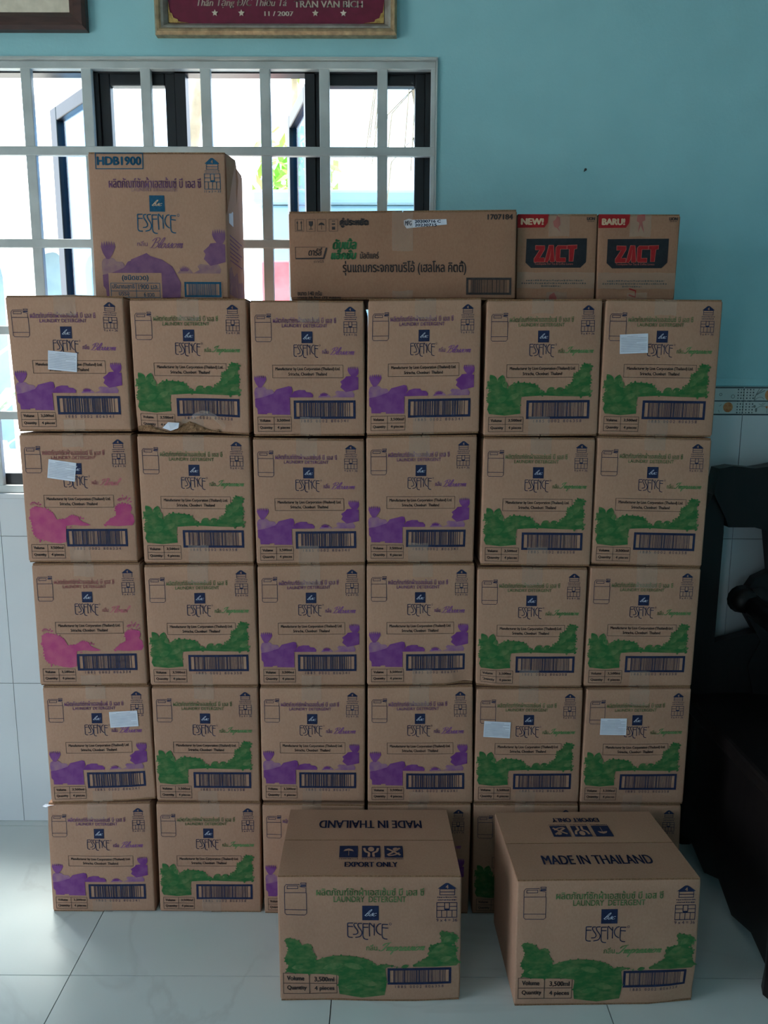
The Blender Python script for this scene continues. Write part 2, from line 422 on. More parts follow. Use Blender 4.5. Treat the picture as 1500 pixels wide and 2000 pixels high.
def stack_diagram(pr, mk, x0, x1, yr0, yr1, yb, yt, yg0, yg1, yn, w, count='9 x 4 = 36'):
    """roofed carton symbol, two lines of small print, pallet grid and the stacking count"""
    p = 'stacking_diagram'; cx = (x0+x1)/2; W = x1-x0
    pr.poly(p, mk, [(x0+W*.05, yr1), (cx-W*.08, yr0+2), (cx, yr0), (cx+W*.08, yr0+2), (x1-W*.03, yr1)])
    pr.text(p, 'card_print', '4', cx-W*.06, yr0+(yr1-yr0)*.35, cx+W*.06, yr1-2, bold=W*.01, res=2, layer=2)
    pr.frame(p, mk, x0+W*.14, yr1, x1-W*.12, yb, w); pr.line(p, mk, [(x0+W*.14, (yr1+yb)/2), (x1-W*.12, (yr1+yb)/2)], w)
    hh = (yt-yb)*.28
    fine_lines(pr, p, mk, x0+W*.04, yb+hh*.7, x1-W*.02, yb+hh*1.4, 11)
    fine_lines(pr, p, mk, x0+W*.06, yb+hh*2.1, x1-W*.04, yb+hh*2.8, 23)
    pr.frame(p, mk, x0, yg0, x1, yg1, w)
    ym = yg0+(yg1-yg0)*.52; y4 = yg0+(yg1-yg0)*.27
    pr.line(p, mk, [(x0, ym), (x1, ym)], w)
    pr.line(p, mk, [(x0, y4), (x0+W*.37, y4)], w); pr.line(p, mk, [(x0+W*.64, y4), (x1, y4)], w)
    pr.frame(p, mk, x0+W*.37, yg0, x0+W*.64, ym-w, w*1.2); pr.rect(p, mk, x0+W*.4, ym-w*2.6, x0+W*.61, ym)
    for k in (1, 2, 3): pr.line(p, mk, [(x0+W*k*.25, ym), (x0+W*k*.25, yg1)], w)
    pr.text(p, mk, count, x0, yg1+6*w/5, x1, yn, res=2)

def thistle(pr, part, mk, cx, yb, x0, x1, ytop, n, layer=1, w=9):
    for k in range(n):
        t = k/(n-1); xt = x0+(x1-x0)*t; yy = ytop+abs(t-.5)**2*(yb-ytop)*1.5
        pr.put(part, mk, [[(cx-w+(xt-cx)*.35, yb), (cx+w+(xt-cx)*.35, yb), (xt, yy)]], layer)

def blossom_print(pr, f, dk='purple', lt='purple_l'):
    p = 'flower_print'
    g = lambda L: [f(x, y) for x, y in L]
    pr.poly(p, lt, g([(30, 1200), (70, 1165), (150, 1165), (190, 1195), (250, 1200), (275, 1235), (260, 1270), (180, 1320), (60, 1330), (30, 1290)]), 0, 4)
    pr.poly(p, dk, g([(30, 1312), (110, 1300), (188, 1276), (268, 1248), (310, 1196), (470, 1156), (505, 1165), (518, 1225), (490, 1275), (470, 1300), (480, 1304), (480, 1515), (246, 1512), (244, 1492), (184, 1494), (182, 1507), (62, 1505), (58, 1440), (32, 1410)]), 1)
    pr.poly(p, dk, g([(500, 1262), (535, 1222), (600, 1204), (680, 1206), (692, 1230), (750, 1236), (782, 1268), (774, 1297), (470, 1298)]), 1)
    pr.poly(p, lt, g([(840, 1298), (868, 1268), (925, 1254), (985, 1266), (1012, 1298)]), 0)
    pr.poly(p, dk, g([(1128, 1102), (1185, 1062), (1205, 1036), (1290, 1028), (1362, 1046), (1362, 1198), (1282, 1216), (1200, 1232), (1130, 1172), (1150, 1132)]), 1)
    pr.poly(p, lt, g([(1010, 1298), (1080, 1266), (1060, 1236), (1085, 1215), (1180, 1222), (1282, 1216), (1312, 1262), (1302, 1298)]), 0)
    fan = lambda x0, x1, yt, yb, n: [(x0+(x1-x0)*k/n, (yt if k % 2 else yb)+abs(k/n-.5)**2*40) for k in range(n+1)]
    pr.poly(p, dk, g([(80, 1174), (44, 1120)] + fan(26, 184, 1014, 1058, 12) + [(158, 1120), (116, 1174)]), 1)
    pr.poly(p, dk, g([(1276, 1037), (1240, 996)] + fan(1224, 1366, 908, 950, 12) + [(1364, 1000), (1340, 1037)]), 1)
    def th(cx, yb, x0, x1, yt, n):
        for k in range(n):
            t = k/(n-1); xt = x0+(x1-x0)*t; yy = yt+abs(t-.5)**2*(yb-yt)*1.4
            pr.put(p, dk, [g([(cx-11+(xt-cx)*.5, yb), (cx+11+(xt-cx)*.5, yb), (xt, yy)])], 2)
    th(915, 1280, 865, 975, 1228, 8)

def leaf_shape(cx, cy, L, w, a):
    c, s_ = math.cos(a), math.sin(a); out = []
    for k in range(8):
        t = k/7; out.append((t*L, w*math.sin(PI*t)**.8))
    for k in range(6, 0, -1):
        t = k/7; out.append((t*L, -w*math.sin(PI*t)**.8))
    return [(cx+x*c-y*s_, cy+x*s_+y*c) for x, y in out]

def green_print(pr, f, poly, leaves, part='leaf_print'):
    for i, pl in enumerate(poly):
        pr.poly(part, 'green', [f(*p) for p in crom(pl, 2, True)], 1)
    r = random.Random(31)
    for pl in poly:                      # small leaves breaking up the outline
        q = crom(pl, 2, True); ext = max(x for x, y in pl)-min(x for x, y in pl); k_ = 1.0 if ext > 450 else 1.3
        base = max(y for x, y in pl)
        for i, (x, y) in enumerate(q):
            if y > base-25 or r.random() < .15: continue
            nx, ny = q[(i+1) % len(q)]; a = math.atan2(ny-y, nx-x)-PI/2+r.uniform(-.9, .9)
            L = r.uniform(14, 26)*k_
            pr.poly(part, 'green' if r.random() < .6 else 'green_l', [f(*p) for p in leaf_shape(x-math.cos(a)*L*.5, y-math.sin(a)*L*.5, L, L*.28, a)], 2)
    for (cx, cy, L, w, a, mk) in leaves:
        pr.poly(part, mk, [f(*p) for p in leaf_shape(cx, cy, L, w, a)], 2)

M['card_print'] = M['card']

# --- the tall narrow face (layout 1440 x 1680 px)
def carton_print(kind, lab='LAUNDRY DETERGENT'):
    pr = Print()
    tk = {'purple': 'purple_text', 'green': 'green_text', 'pink': 'pink_text'}[kind]
    jug(pr, 'navy', 55, 163, 268, 503, 6)
    pr.text('product_lettering', tk, 'ผลิตภัณฑ์ซักผ้าเอสเซ้นซ์ บี เอส ซี', 287, 203, 1085, 275, bold=.8)
    pr.text('product_lettering', tk, lab, 400, 287, 975, 330, bold=.5)
    pr.rect('brand_logo', 'navy', 645, 378, 785, 522)
    script_word(pr, 'brand_logo/brand_script', 'paper', 'bsc', 664, 416, 768, 474, 3.6, layer=3)
    essence(pr, 'navy', 545, 540, 858, 702, 8.5)
    pr.text('scent_lettering', tk, 'กลิ่น', 905, 590, 985, 652, bold=1)
    word, x1 = {'purple': ('Blossom', 1312), 'green': ('Impression', 1345), 'pink': ('Floral', 1280)}[kind]
    script_word(pr, 'scent_lettering', tk, word, 1000, 572, x1, 662 if kind != 'green' else 685, 8 if kind == 'purple' else 11)
    pr.frame('maker_panel', 'black_ink', 265, 788, 1170, 950, 5)
    pr.text('maker_panel/maker_lettering', 'black_ink', 'Manufacturer by Lion Corporation (Thailand) Ltd.', 305, 818, 1130, 866, bold=1.3, res=2)
    pr.text('maker_panel/maker_lettering', 'black_ink', 'Sriracha, Chonburi  Thailand', 470, 882, 960, 926, bold=1.3, res=2)
    dig = {'purple': '1 8 8 5   0 0 0 2   8 0 6 3 4 1', 'green': '1 8 8 5   0 0 0 2   8 0 6 3 5 8', 'pink': '1 8 8 5   0 0 0 2   8 0 6 3 3 4'}[kind]
    pr.barcode('barcode', 'navy', 527, 1230, 1322, 1463, 30, {'purple': 3, 'green': 5, 'pink': 9}[kind], dig)
    p = 'contents_table'
    pr.frame(p, 'black_ink', 55, 1435, 495, 1620, 5)
    pr.line(p, 'black_ink', [(55, 1527), (495, 1527)], 5); pr.line(p, 'black_ink', [(268, 1435), (268, 1620)], 5)
    pr.text('contents_table/table_lettering', 'black_ink', 'Volume', 85, 1462, 222, 1498, bold=1.7, res=2); pr.text('contents_table/table_lettering', 'black_ink', '3,500ml', 306, 1462, 470, 1500, bold=1.7, res=2)
    pr.text('contents_table/table_lettering', 'black_ink', 'Quantity', 85, 1553, 245, 1596, bold=1.7, res=2); pr.text('contents_table/table_lettering', 'black_ink', '4 pieces', 310, 1553, 472, 1596, bold=1.7, res=2)
    stack_diagram(pr, 'navy', 1180, 1350, 78, 130, 187, 252, 257, 395, 432, 6)
    if kind == 'purple':
        blossom_print(pr, lambda x, y: (x, y-105))
    elif kind == 'green':
        f = lambda x, y: ((x-30)/690*1440, (y-46)/816*1680)
        green_print(pr, f, [[(60, 725), (55, 665), (45, 642), (52, 612), (72, 596), (46, 566), (48, 534), (80, 522), (140, 535), (165, 572), (185, 550), (230, 537), (300, 541), (345, 556), (368, 590), (395, 598), (430, 592), (450, 584), (490, 590), (520, 566), (552, 540), (564, 508), (566, 486), (598, 470), (612, 436), (640, 425), (668, 442), (658, 480), (668, 522), (658, 562), (665, 618), (520, 620), (250, 622), (248, 724)]],
            [(100, 545, 70, 20, -2.2, 'green'), (120, 560, 72, 24, -1.35, 'green'), (160, 570, 50, 16, -2.0, 'green_l'), (90, 600, 48, 16, 2.9, 'green'),
             (400, 595, 55, 16, -.5, 'green'), (455, 592, 50, 15, -.45, 'green'), (100, 650, 70, 18, -.4, 'green_l'), (90, 690, 60, 17, .3, 'green_l'),
             (250, 590, 90, 16, -.2, 'green_l'), (170, 640, 80, 16, -.5, 'green_l'), (560, 560, 70, 16, -.9, 'green_l'), (600, 520, 60, 15, -.8, 'green_l'), (610, 590, 55, 14, -.3, 'green_l'), (630, 470, 40, 13, -.7, 'green')])
    else:
        def f(x, y):
            l = 108+(y-18)*60/759; r = 768+42*(y-18)/759
            return ((x-l)/(r-l)*1440, (y-18)/759*1680)
        p = 'flower_print'
        pr.poly(p, 'pink', [f(*q) for q in crom([(178, 462), (205, 446), (250, 450), (296, 470), (322, 500), (334, 520), (392, 511), (424, 494), (458, 503), (478, 527), (534, 551), (480, 555), (390, 556), (390, 652), (310, 655), (262, 640), (232, 632), (200, 604), (190, 545), (178, 505)], 2, True)], 1)
        pr.poly('flower_spray_print', 'pink', [f(*q) for q in crom([(618, 552), (650, 516), (684, 494), (676, 452), (700, 428), (748, 430), (766, 450), (760, 482), (780, 502), (777, 553)], 2, True)], 1)
        r = random.Random(4)
        for part_, L_ in (('flower_print', [(178, 462), (205, 446), (250, 450), (296, 470), (322, 500), (334, 520), (392, 511), (424, 494), (458, 503), (478, 527), (262, 640), (232, 632), (200, 604), (190, 545), (178, 505)]),
                          ('flower_spray_print', [(618, 552), (650, 516), (684, 494), (676, 452), (700, 428), (748, 430), (766, 450), (760, 482), (780, 502)])):
            for x, y in crom(L_, 3, False):
                a = r.uniform(0, 2*PI); L = r.uniform(14, 24)
                pr.poly(part_, 'pink', [f(*q) for q in leaf_shape(x-math.cos(a)*L*.5, y-math.sin(a)*L*.5, L, L*.22, a)], 2)
        for cx, cy, n, sp in ((210, 448, 9, 38), (728, 428, 12, 46)):
            p = 'flower_print' if cx < 500 else 'flower_spray_print'
            for k in range(n):
                a = -PI/2+(k/(n-1)-.5)*1.9; d = r.uniform(18, 36) + (18 if cx > 500 else 0)*r.random()
                x, y = cx+math.cos(a)*sp, cy+math.sin(a)*d
                pr.line(p, 'pink', [f(cx+math.cos(a)*sp*.75, cy+math.sin(a)*d*.6), f(x, y)], 6 if cx > 500 else 4, 1)
                pr.ellipse(p, 'pink', *f(x, y), 9, 9, 1, 6)
    return pr, (1440, 1680)

def wide_print():
    """the wide face of the same carton, layout px of a 1340 x 950 panel"""
    pr = Print()
    O = lambda x, y: (x-80, y-550)
    jug(pr, 'navy', 48, 50, 215, 288, 4)
    pr.text('product_lettering', 'green_text', 'ผลิตภัณฑ์ซักผ้าเอสเซ้นซ์ บี เอส ซี', 285, 85, 1066, 142, bold=1.5)
    pr.text('product_lettering', 'green_text', 'LAUNDRY  DETERGENT', 410, 148, 936, 190, bold=1)
    pr.rect('brand_logo', 'navy', 617, 215, 737, 320)
    script_word(pr, 'brand_logo/brand_script', 'paper', 'bsc', 634, 242, 722, 288, 3.0, layer=3)
    essence(pr, 'navy', 508, 340, 805, 460, 7)
    pr.text('scent_lettering', 'green_text', 'กลิ่น', 645, 496, 725, 542, bold=1)
    script_word(pr, 'scent_lettering', 'green_text', 'Impression', 740, 482, 1072, 572, 9)
    pr.barcode('barcode', 'navy', 800, 680, 1272, 810, 18, 5, '1 8 8 5   0 0 0 2   8 0 6 3 5 8', (6, 28))
    p = 'contents_table'
    pr.frame(p, 'black_ink', 25, 730, 425, 890, 4); pr.line(p, 'black_ink', [(25, 808), (425, 808)], 4); pr.line(p, 'black_ink', [(220, 730), (220, 890)], 5)
    pr.text('contents_table/table_lettering', 'black_ink', 'Volume', 55, 752, 182, 786, bold=1.7); pr.text('contents_table/table_lettering', 'black_ink', '3,500ml', 258, 756, 404, 798, bold=1.7)
    pr.text('contents_table/table_lettering', 'black_ink', 'Quantity', 55, 826, 198, 866, bold=1.7); pr.text('contents_table/table_lettering', 'black_ink', '4 pieces', 258, 830, 404, 872, bold=1.7)
    stack_diagram(pr, 'navy', 1158, 1310, 50, 92, 140, 190, 192, 305, 335, 5)
    green_print(pr, O, [[(130, 1020), (165, 1014), (228, 1032), (240, 1064), (270, 1068), (318, 1056), (328, 1108), (354, 1150), (344, 1180), (400, 1160), (480, 1140), (600, 1136), (700, 1152), (768, 1178), (792, 1210), (832, 1200), (872, 1200), (950, 1222), (862, 1228), (858, 1444), (522, 1444), (520, 1292), (300, 1285), (130, 1272), (152, 1226), (122, 1190), (132, 1140), (152, 1098), (132, 1052)],
                        [(1070, 1220), (1110, 1186), (1178, 1152), (1190, 1084), (1222, 1052), (1276, 1040), (1270, 972), (1312, 962), (1394, 986), (1388, 1030), (1352, 1060), (1394, 1082), (1380, 1130), (1392, 1160), (1388, 1216)]],
        [(260, 1110, 110, 26, -2.3, 'green'), (240, 1130, 100, 28, -.9, 'green'), (230, 1170, 110, 26, .35, 'green'), (170, 1240, 90, 18, -.15, 'green_l'), (980, 1222, 60, 14, -.2, 'green'),
         (400, 1240, 160, 26, -.25, 'green_l'), (560, 1200, 150, 24, .2, 'green_l'), (660, 1330, 150, 26, .2, 'green_l'), (560, 1390, 140, 20, -.15, 'green_l'), (1110, 1200, 110, 22, -.4, 'green'),
         (1200, 1120, 120, 22, -.6, 'green_l'), (1260, 1180, 100, 20, -.3, 'green_l'), (1290, 1040, 80, 20, -.7, 'green_l')])
    return pr, (1340, 950)

# ------------------------------------------------------------------ cartons
class Warp:
    """maps nominal carton coordinates (metres; x across, y depth, z up) to the slightly skewed, bulging real carton"""
    def __init__(s, W, Dp, H, front, y0, bulge=.003, back=None, dents=(), seed=0):
        # front: TLx,TLz,TRx,TRz,BLx,BLz,BRx,BRz (m, world)
        s.W, s.D, s.H = W, Dp, H
        TLx, TLz, TRx, TRz, BLx, BLz, BRx, BRz = front
        s.base = Vector(((BLx+BRx)/2, y0+Dp/2, min(BLz, BRz)))
        s.f = np.array([[BLx, BLz], [BRx, BRz], [TLx, TLz], [TRx, TRz]])
        s.b = s.f if back is None else np.array(back)
        s.y0 = y0; s.bulge = bulge; s.dents = dents
        r = random.Random(seed); s.ph = [r.uniform(0, 6.28) for _ in range(4)]
    def __call__(s, P, off=0.0):
        P = np.asarray(P, float); sh = P.shape; P = P.reshape(-1, 3)
        u = P[:, 0]/s.W; w = P[:, 1]/s.D; v = P[:, 2]/s.H
        def bil(C):
            return (C[0]*((1-u)*(1-v))[:, None] + C[1]*(u*(1-v))[:, None] + C[2]*((1-u)*v)[:, None] + C[3]*(u*v)[:, None])
        F = bil(s.f); B = bil(s.b); ww = np.clip(w, 0, 1)[:, None]
        XZ = F*(1-ww)+B*ww
        cu = np.clip(u, 0, 1); cv = np.clip(v, 0, 1)
        b = s.bulge*np.sin(PI*cu)*np.sin(PI*cv)*(1+.5*np.sin(5*cu+s.ph[0])*np.sin(4*cv+s.ph[1]))
        y = s.y0 + w*s.D - b*(1-2*ww[:, 0]) - off
        for (du, dv, sg, dy, dz) in s.dents:
            g = np.exp(-(((u-du)*s.W)**2+((v-dv)*s.H)**2)/(2*sg*sg))*np.clip(1-w*3, 0, 1)
            y = y + dy*g; XZ[:, 1] += dz*g
        out = np.stack([XZ[:, 0]-s.base.x, y-s.base.y, XZ[:, 1]-s.base.z], 1)
        return out.reshape(sh)

def rounded_grid(x0, x1, y0, y1, z0, z1, r, n=(14, 3, 16)):
    """rounded-box shell as quads"""
    lo = np.array((x0, y0, z0)); hi = np.array((x1, y1, z1)); ax = []
    for a in range(3):
        core = list(np.linspace(lo[a]+r, hi[a]-r, n[a]+1)); ax.append([lo[a], lo[a]+r*.4]+core+[hi[a]-r*.4, hi[a]])
    V = {}; vs = []; fs = []
    def vid(p):
        k = tuple(np.round(p, 6))
        if k not in V:
            q = np.array(p); c = np.clip(q, lo+r, hi-r); d = q-c; l = np.linalg.norm(d)
            m = np.abs(d).max()
            if l > 1e-9: q = c + d/l*m
            V[k] = len(vs); vs.append(q)
        return V[k]
    for a in range(3):
        b, c = (a+1) % 3, (a+2) % 3
        for side in (0, 1):
            for i in range(len(ax[b])-1):
                for j in range(len(ax[c])-1):
                    q = []
                    for (ii, jj) in ((i, j), (i+1, j), (i+1, j+1), (i, j+1)):
                        p = [0, 0, 0]; p[a] = hi[a] if side else lo[a]; p[b] = ax[b][ii]; p[c] = ax[c][jj]; q.append(vid(p))
                    fs.append(tuple(q) if side else tuple(reversed(q)))
    return np.array(vs), fs

def subdivide(T, maxlen):
    """split long triangles so that print follows the bulging board; T (N,3,2) metres"""
    for _ in range(12):
        e = np.stack([np.linalg.norm(T[:, (i+1) % 3]-T[:, i], axis=1) for i in range(3)], 1)
        k = e.argmax(1); big = e[np.arange(len(T)), k] > maxlen
        if not big.any(): break
        keep = T[~big]; B = T[big]; kk = k[big]; idx = np.arange(len(B))
        a = B[idx, kk]; b = B[idx, (kk+1) % 3]; c = B[idx, (kk+2) % 3]; m = (a+b)/2
        T = np.concatenate([keep, np.stack([a, m, c], 1), np.stack([m, b, c], 1)])
    return T

_prep = {}
def apply_print(pr, size, wp, parent, key, face='front', skip=(), rect=None):
    """rect: metres (a0,b0,a1,b1) of the printed panel on the face; default the whole face"""
    W, H = wp.W, (wp.H if face == 'front' else wp.D)
    if face in ('right',): W, H = wp.D, wp.H
    ck = (key, face)
    if ck not in _prep:
        d = {}
        for part, items in pr.parts.items():
            L = []; names = []
            for mk, layer, T in items:
                if mk not in names: names.append(mk)
                q = np.empty_like(T); q[..., 0] = T[..., 0]/size[0]*W; q[..., 1] = (1-T[..., 1]/size[1])*H
                q = subdivide(q, .045)
                L.append((names.index(mk), layer, q))
            d[part] = (names, L)
        _prep[ck] = d
    made = {}
    for part, (names, L) in sorted(_prep[ck].items(), key=lambda q: q[0].count('/')):
        if part in skip: continue
        TT = []; mi = []
        for m_, layer, q in L:
            P = np.zeros(q.shape[:2]+(3,))
            off = .0007+.00015*layer
            if face == 'front':
                P[..., 0] = q[..., 0]; P[..., 2] = q[..., 1]; X = wp(P, off)
            elif face == 'top':
                P[..., 0] = q[..., 0]; P[..., 1] = q[..., 1]; P[..., 2] = wp.H; X = wp(P); X[..., 2] += off
            elif face == 'right':
                P[..., 0] = wp.W; P[..., 1] = q[..., 0]; P[..., 2] = q[..., 1]; X = wp(P); X[..., 0] += off
            a = np.cross(X[:, 1]-X[:, 0], X[:, 2]-X[:, 0])
            ax = {'front': 1, 'top': 2, 'right': 0}[face]; sgn = -1 if face == 'front' else 1
            flip = a[:, ax]*sgn < 0
            X[flip] = X[flip][:, ::-1]
            TT.append(X); mi += [m_]*len(X)
        made[part] = tri_obj(part.split('/')[-1], np.concatenate(TT), [M[k] for k in names], made.get(part.split('/')[0], parent), mi)

def strip(name, wp, parent, x0, x1, path, m, seed=0, ragged=0.0, wr=.0004):
    """tape: width x0..x1, path of nominal (y,z) points"""
    r = random.Random(seed); n = 5; vs = []
    for i, (y, z) in enumerate(path):
        for k in range(n):
            t = k/(n-1); j = r.uniform(-1, 1)*wr
            zz = z + (r.uniform(-ragged, ragged) if i == len(path)-1 else 0)
            yy = y + (r.uniform(-ragged, ragged) if i == 0 and ragged else 0)
            vs.append((x0+(x1-x0)*t, yy-abs(j) if i > len(path)//2 else yy, zz))
    fs = [(i*n+k, i*n+k+1, (i+1)*n+k+1, (i+1)*n+k) for i in range(len(path)-1) for k in range(n-1)]
    return mesh_obj(name, wp(np.array(vs)), fs, m, parent, True)

def make_carton(name, wp, label, cat, group, mcard, r=.004, tape='front', tape_len=(.04, .04), seed=0, gaps=True):
    t = empty(name, wp.base, label=label, cat=cat, group=group)
    W, D, H = wp.W, wp.D, wp.H; th = .0035
    vs, fs = rounded_grid(0, W, 0, D, th, H-th, r)
    mesh_obj('carton_body', wp(vs), fs, mcard, t, True)
    rr = random.Random(seed)
    def plate(nm, x0, x1, y0, y1, z0, z1, lift=0.0):
        nx, ny = 5, 5; vs = []; fs = []
        for k, z in enumerate((z0, z1)):
            for j in range(ny):
                for i in range(nx):
                    vs.append((x0+(x1-x0)*i/(nx-1), y0+(y1-y0)*j/(ny-1), z))
        o = nx*ny
        for j in range(ny-1):
            for i in range(nx-1):
                a = j*nx+i; fs.append((a, a+nx, a+nx+1, a+1)); fs.append((a+o, a+o+1, a+o+nx+1, a+o+nx))
        mi = [0]*len(fs)
        for i in range(nx-1):
            fs.append((i, i+1, i+1+o, i+o)); a = (ny-1)*nx+i; fs.append((a+1, a, a+o, a+1+o))
        for j in range(ny-1):
            a = j*nx; fs.append((a+nx, a, a+o, a+nx+o)); a = j*nx+nx-1; fs.append((a, a+nx, a+nx+o, a+o))
        mi += [1]*(len(fs)-len(mi))
        mesh_obj(nm, wp(np.array(vs)), fs, [mcard, M['card_edge']], t, False, mi)
    if tape == 'front':        # seam runs front to back: flaps hinge left and right
        for nm, z0, z1 in (('top_flap', H-th, H-.0004), ('bottom_flap', .0004, th)):
            plate(nm, .0015, W/2-.001, .002+rr.random()*.004, D-.003, z0, z1)
            plate(nm, W/2+.001, W-.0015, .002+rr.random()*.004, D-.003, z0, z1)
        c = W*(.5+rr.uniform(-.02, .02)); e = .0009
        if tape_len[0] > 0:
            L = tape_len[0]
            path = [(D*.97, H+.0002), (D*.5, H+.0002), (r*1.5, H+.0002), (.0012, H-.0006), (-e, H-r), (-e, H-r-L*.5), (-e, H-L)]
            strip('packing_tape', wp, t, c-.024, c+.024, path, M['tape'], seed+1, .0015)
        if tape_len[1] > 0:
            L = tape_len[1]
            path = [(D*.97, -.0001), (D*.5, -.0001), (r*1.5, -.0001), (.0012, .0006), (-e, r), (-e, r+L*.5), (-e, L)]
            strip('packing_tape', wp, t, c-.024, c+.024, path, M['tape'], seed+2, .0015)
    else:                      # seam runs left to right: flaps hinge front and back
        for nm, z0, z1 in (('top_flap', H-th, H-.0004), ('bottom_flap', .0004, th)):
            plate(nm, .002, W-.002, .0015, D/2-.001, z0, z1)
            plate(nm, .002, W-.002, D/2+.001, D-.0015, z0, z1)
    return t

def paper_label(wp, parent, cx, cy, w, h, rot, W=1440., Hh=1680., text=True):
    """white sticker with fine print; centre in layout px, size in metres"""
    t = Print(); sx = W/wp.W
    pr = Print(); pw, ph = w*sx, h*sx
    c, s_ = math.cos(rot), math.sin(rot)
    def f(x, y): return (cx+(x*c-y*s_), cy+(x*s_+y*c))
    L = []; mi = []
    def quad(x0, y0, x1, y1, k, off):
        n = 4
        for i in range(n):
            a = x0+(x1-x0)*i/n; b = x0+(x1-x0)*(i+1)/n
            P = [f(a, y0), f(b, y0), f(b, y1), f(a, y1)]
            q = np.zeros((4, 3)); q[:, 0] = [p[0]/W*wp.W for p in P]; q[:, 2] = [(1-p[1]/Hh)*wp.H for p in P]
            X = wp(q, off); L.append(X[[0, 2, 1]]); L.append(X[[0, 3, 2]]); mi.extend([k, k])
    quad(-pw/2, -ph/2, pw/2, ph/2, 0, .0014)
    if text:
        r = random.Random(int(cx*7+cy))
        for i in range(10):
            y = -ph*.4+ph*.085*i
            x1 = pw*(.46 if i else .25) * (1 if r.random() > .25 else r.uniform(.2, .9)); x0 = -pw*(.46 if i else .25)
            quad(x0, y, x1, y+ph*.03, 1, .0017)
    T = np.array(L)
    a = np.cross(T[:, 1]-T[:, 0], T[:, 2]-T[:, 0]); flip = a[:, 1] > 0; T[flip] = T[flip][:, ::-1]
    mi = np.array(mi)
    o = tri_obj('paper_label', T[mi == 0], M['paper'], parent)
    tri_obj('fine_print', T[mi == 1], M['grey_ink'], o)
    o['label'] = 'white printed paper sticker'


# ------------------------------------------------------------------ the room
DY0, DY1 = -.5, 1.0
WY = 2.204                       # tile face of the window wall
WX0, WX1, WZ0, WZ1 = -1.75, 0.131, 1.012, 2.158
RX0, RX1, RY0, RZ = -2.6, 2.4, -3.1, 3.1
M['paint'] = mat('teal_wall_paint', sv((152, 204, 212)), .55, col2=sv((148, 200, 208)), scale=9, bump=.06, bscale=140, spec=.35)
M['paint_white'] = mat('white_ceiling_paint', sv((225, 228, 226)), .7, col2=sv((215, 219, 218)), scale=5)
M['grout'] = mat('grey_grout', sv((120, 124, 124)), .9, col2=sv((104, 108, 108)), scale=60)
M['wtile'] = mat('glazed_white_tile', sv((206, 212, 216)), .22, col2=sv((200, 207, 212)), scale=3, spec=.5)
M['ptile'] = mat('border_tile', sv((196, 202, 200)), .3, col2=sv((186, 194, 192)), scale=12)
M['tile_dark'] = mat('border_tile_dark_line', sv((48, 62, 70)), .4, col2=sv((38, 50, 58)), scale=50)
M['tile_orange'] = mat('border_tile_orange', sv((196, 110, 52)), .4, col2=sv((210, 150, 96)), scale=120)
M['tile_grey'] = mat('border_tile_grey', sv((126, 132, 130)), .4, col2=sv((96, 102, 102)), scale=90)

def floor_material():
    m = bpy.data.materials.new('polished_floor_tile'); m.use_nodes = True; nt = m.node_tree; b = nt.nodes['Principled BSDF']
    b.inputs['Roughness'].default_value = .2; b.inputs['Specular IOR Level'].default_value = .5
    g = nt.nodes.new('ShaderNodeNewGeometry')
    n = nt.nodes.new('ShaderNodeTexNoise'); n.inputs['Scale'].default_value = 1.7; n.inputs['Detail'].default_value = 6; n.inputs['Distortion'].default_value = 1.2
    nt.links.new(g.outputs['Position'], n.inputs['Vector'])
    a = nt.nodes.new('ShaderNodeMath'); a.operation = 'SUBTRACT'; a.inputs[1].default_value = .5; nt.links.new(n.outputs['Fac'], a.inputs[0])
    c = nt.nodes.new('ShaderNodeMath'); c.operation = 'ABSOLUTE'; nt.links.new(a.outputs[0], c.inputs[0])
    r = nt.nodes.new('ShaderNodeMapRange'); r.inputs['From Min'].default_value = 0; r.inputs['From Max'].default_value = .02
    nt.links.new(c.outputs[0], r.inputs['Value'])
    n2 = nt.nodes.new('ShaderNodeTexNoise'); n2.inputs['Scale'].default_value = 3; nt.links.new(g.outputs['Position'], n2.inputs['Vector'])
    mx = nt.nodes.new('ShaderNodeMix'); mx.data_type = 'RGBA'; mx.inputs['A'].default_value = sv((200, 207, 207)); mx.inputs['B'].default_value = sv((208, 216, 216))
    nt.links.new(r.outputs['Result'], mx.inputs['Factor'])
    mx2 = nt.nodes.new('ShaderNodeMix'); mx2.data_type = 'RGBA'; mx2.inputs['B'].default_value = sv((196, 206, 206))
    r2 = nt.nodes.new('ShaderNodeMapRange'); r2.inputs['From Min'].default_value = .4; r2.inputs['From Max'].default_value = .7
    nt.links.new(n2.outputs['Fac'], r2.inputs['Value']); nt.links.new(r2.outputs['Result'], mx2.inputs['Factor'])
    nt.links.new(mx.outputs['Result'], mx2.inputs['A']); nt.links.new(mx2.outputs['Result'], b.inputs['Base Color'])
    return m
M['floor'] = floor_material()
M['frame_black'] = mat('black_window_metal', sv((34, 36, 42)), .4, col2=sv((28, 30, 34)), scale=20, metal=.2)
M['grille'] = mat('grey_white_bar_paint', sv((188, 196, 196)), .5, col2=sv((172, 180, 180)), scale=14, bump=.05, bscale=60)
M['reveal'] = mat('grey_white_reveal', sv((186, 194, 192)), .7, col2=sv((168, 176, 174)), scale=8)

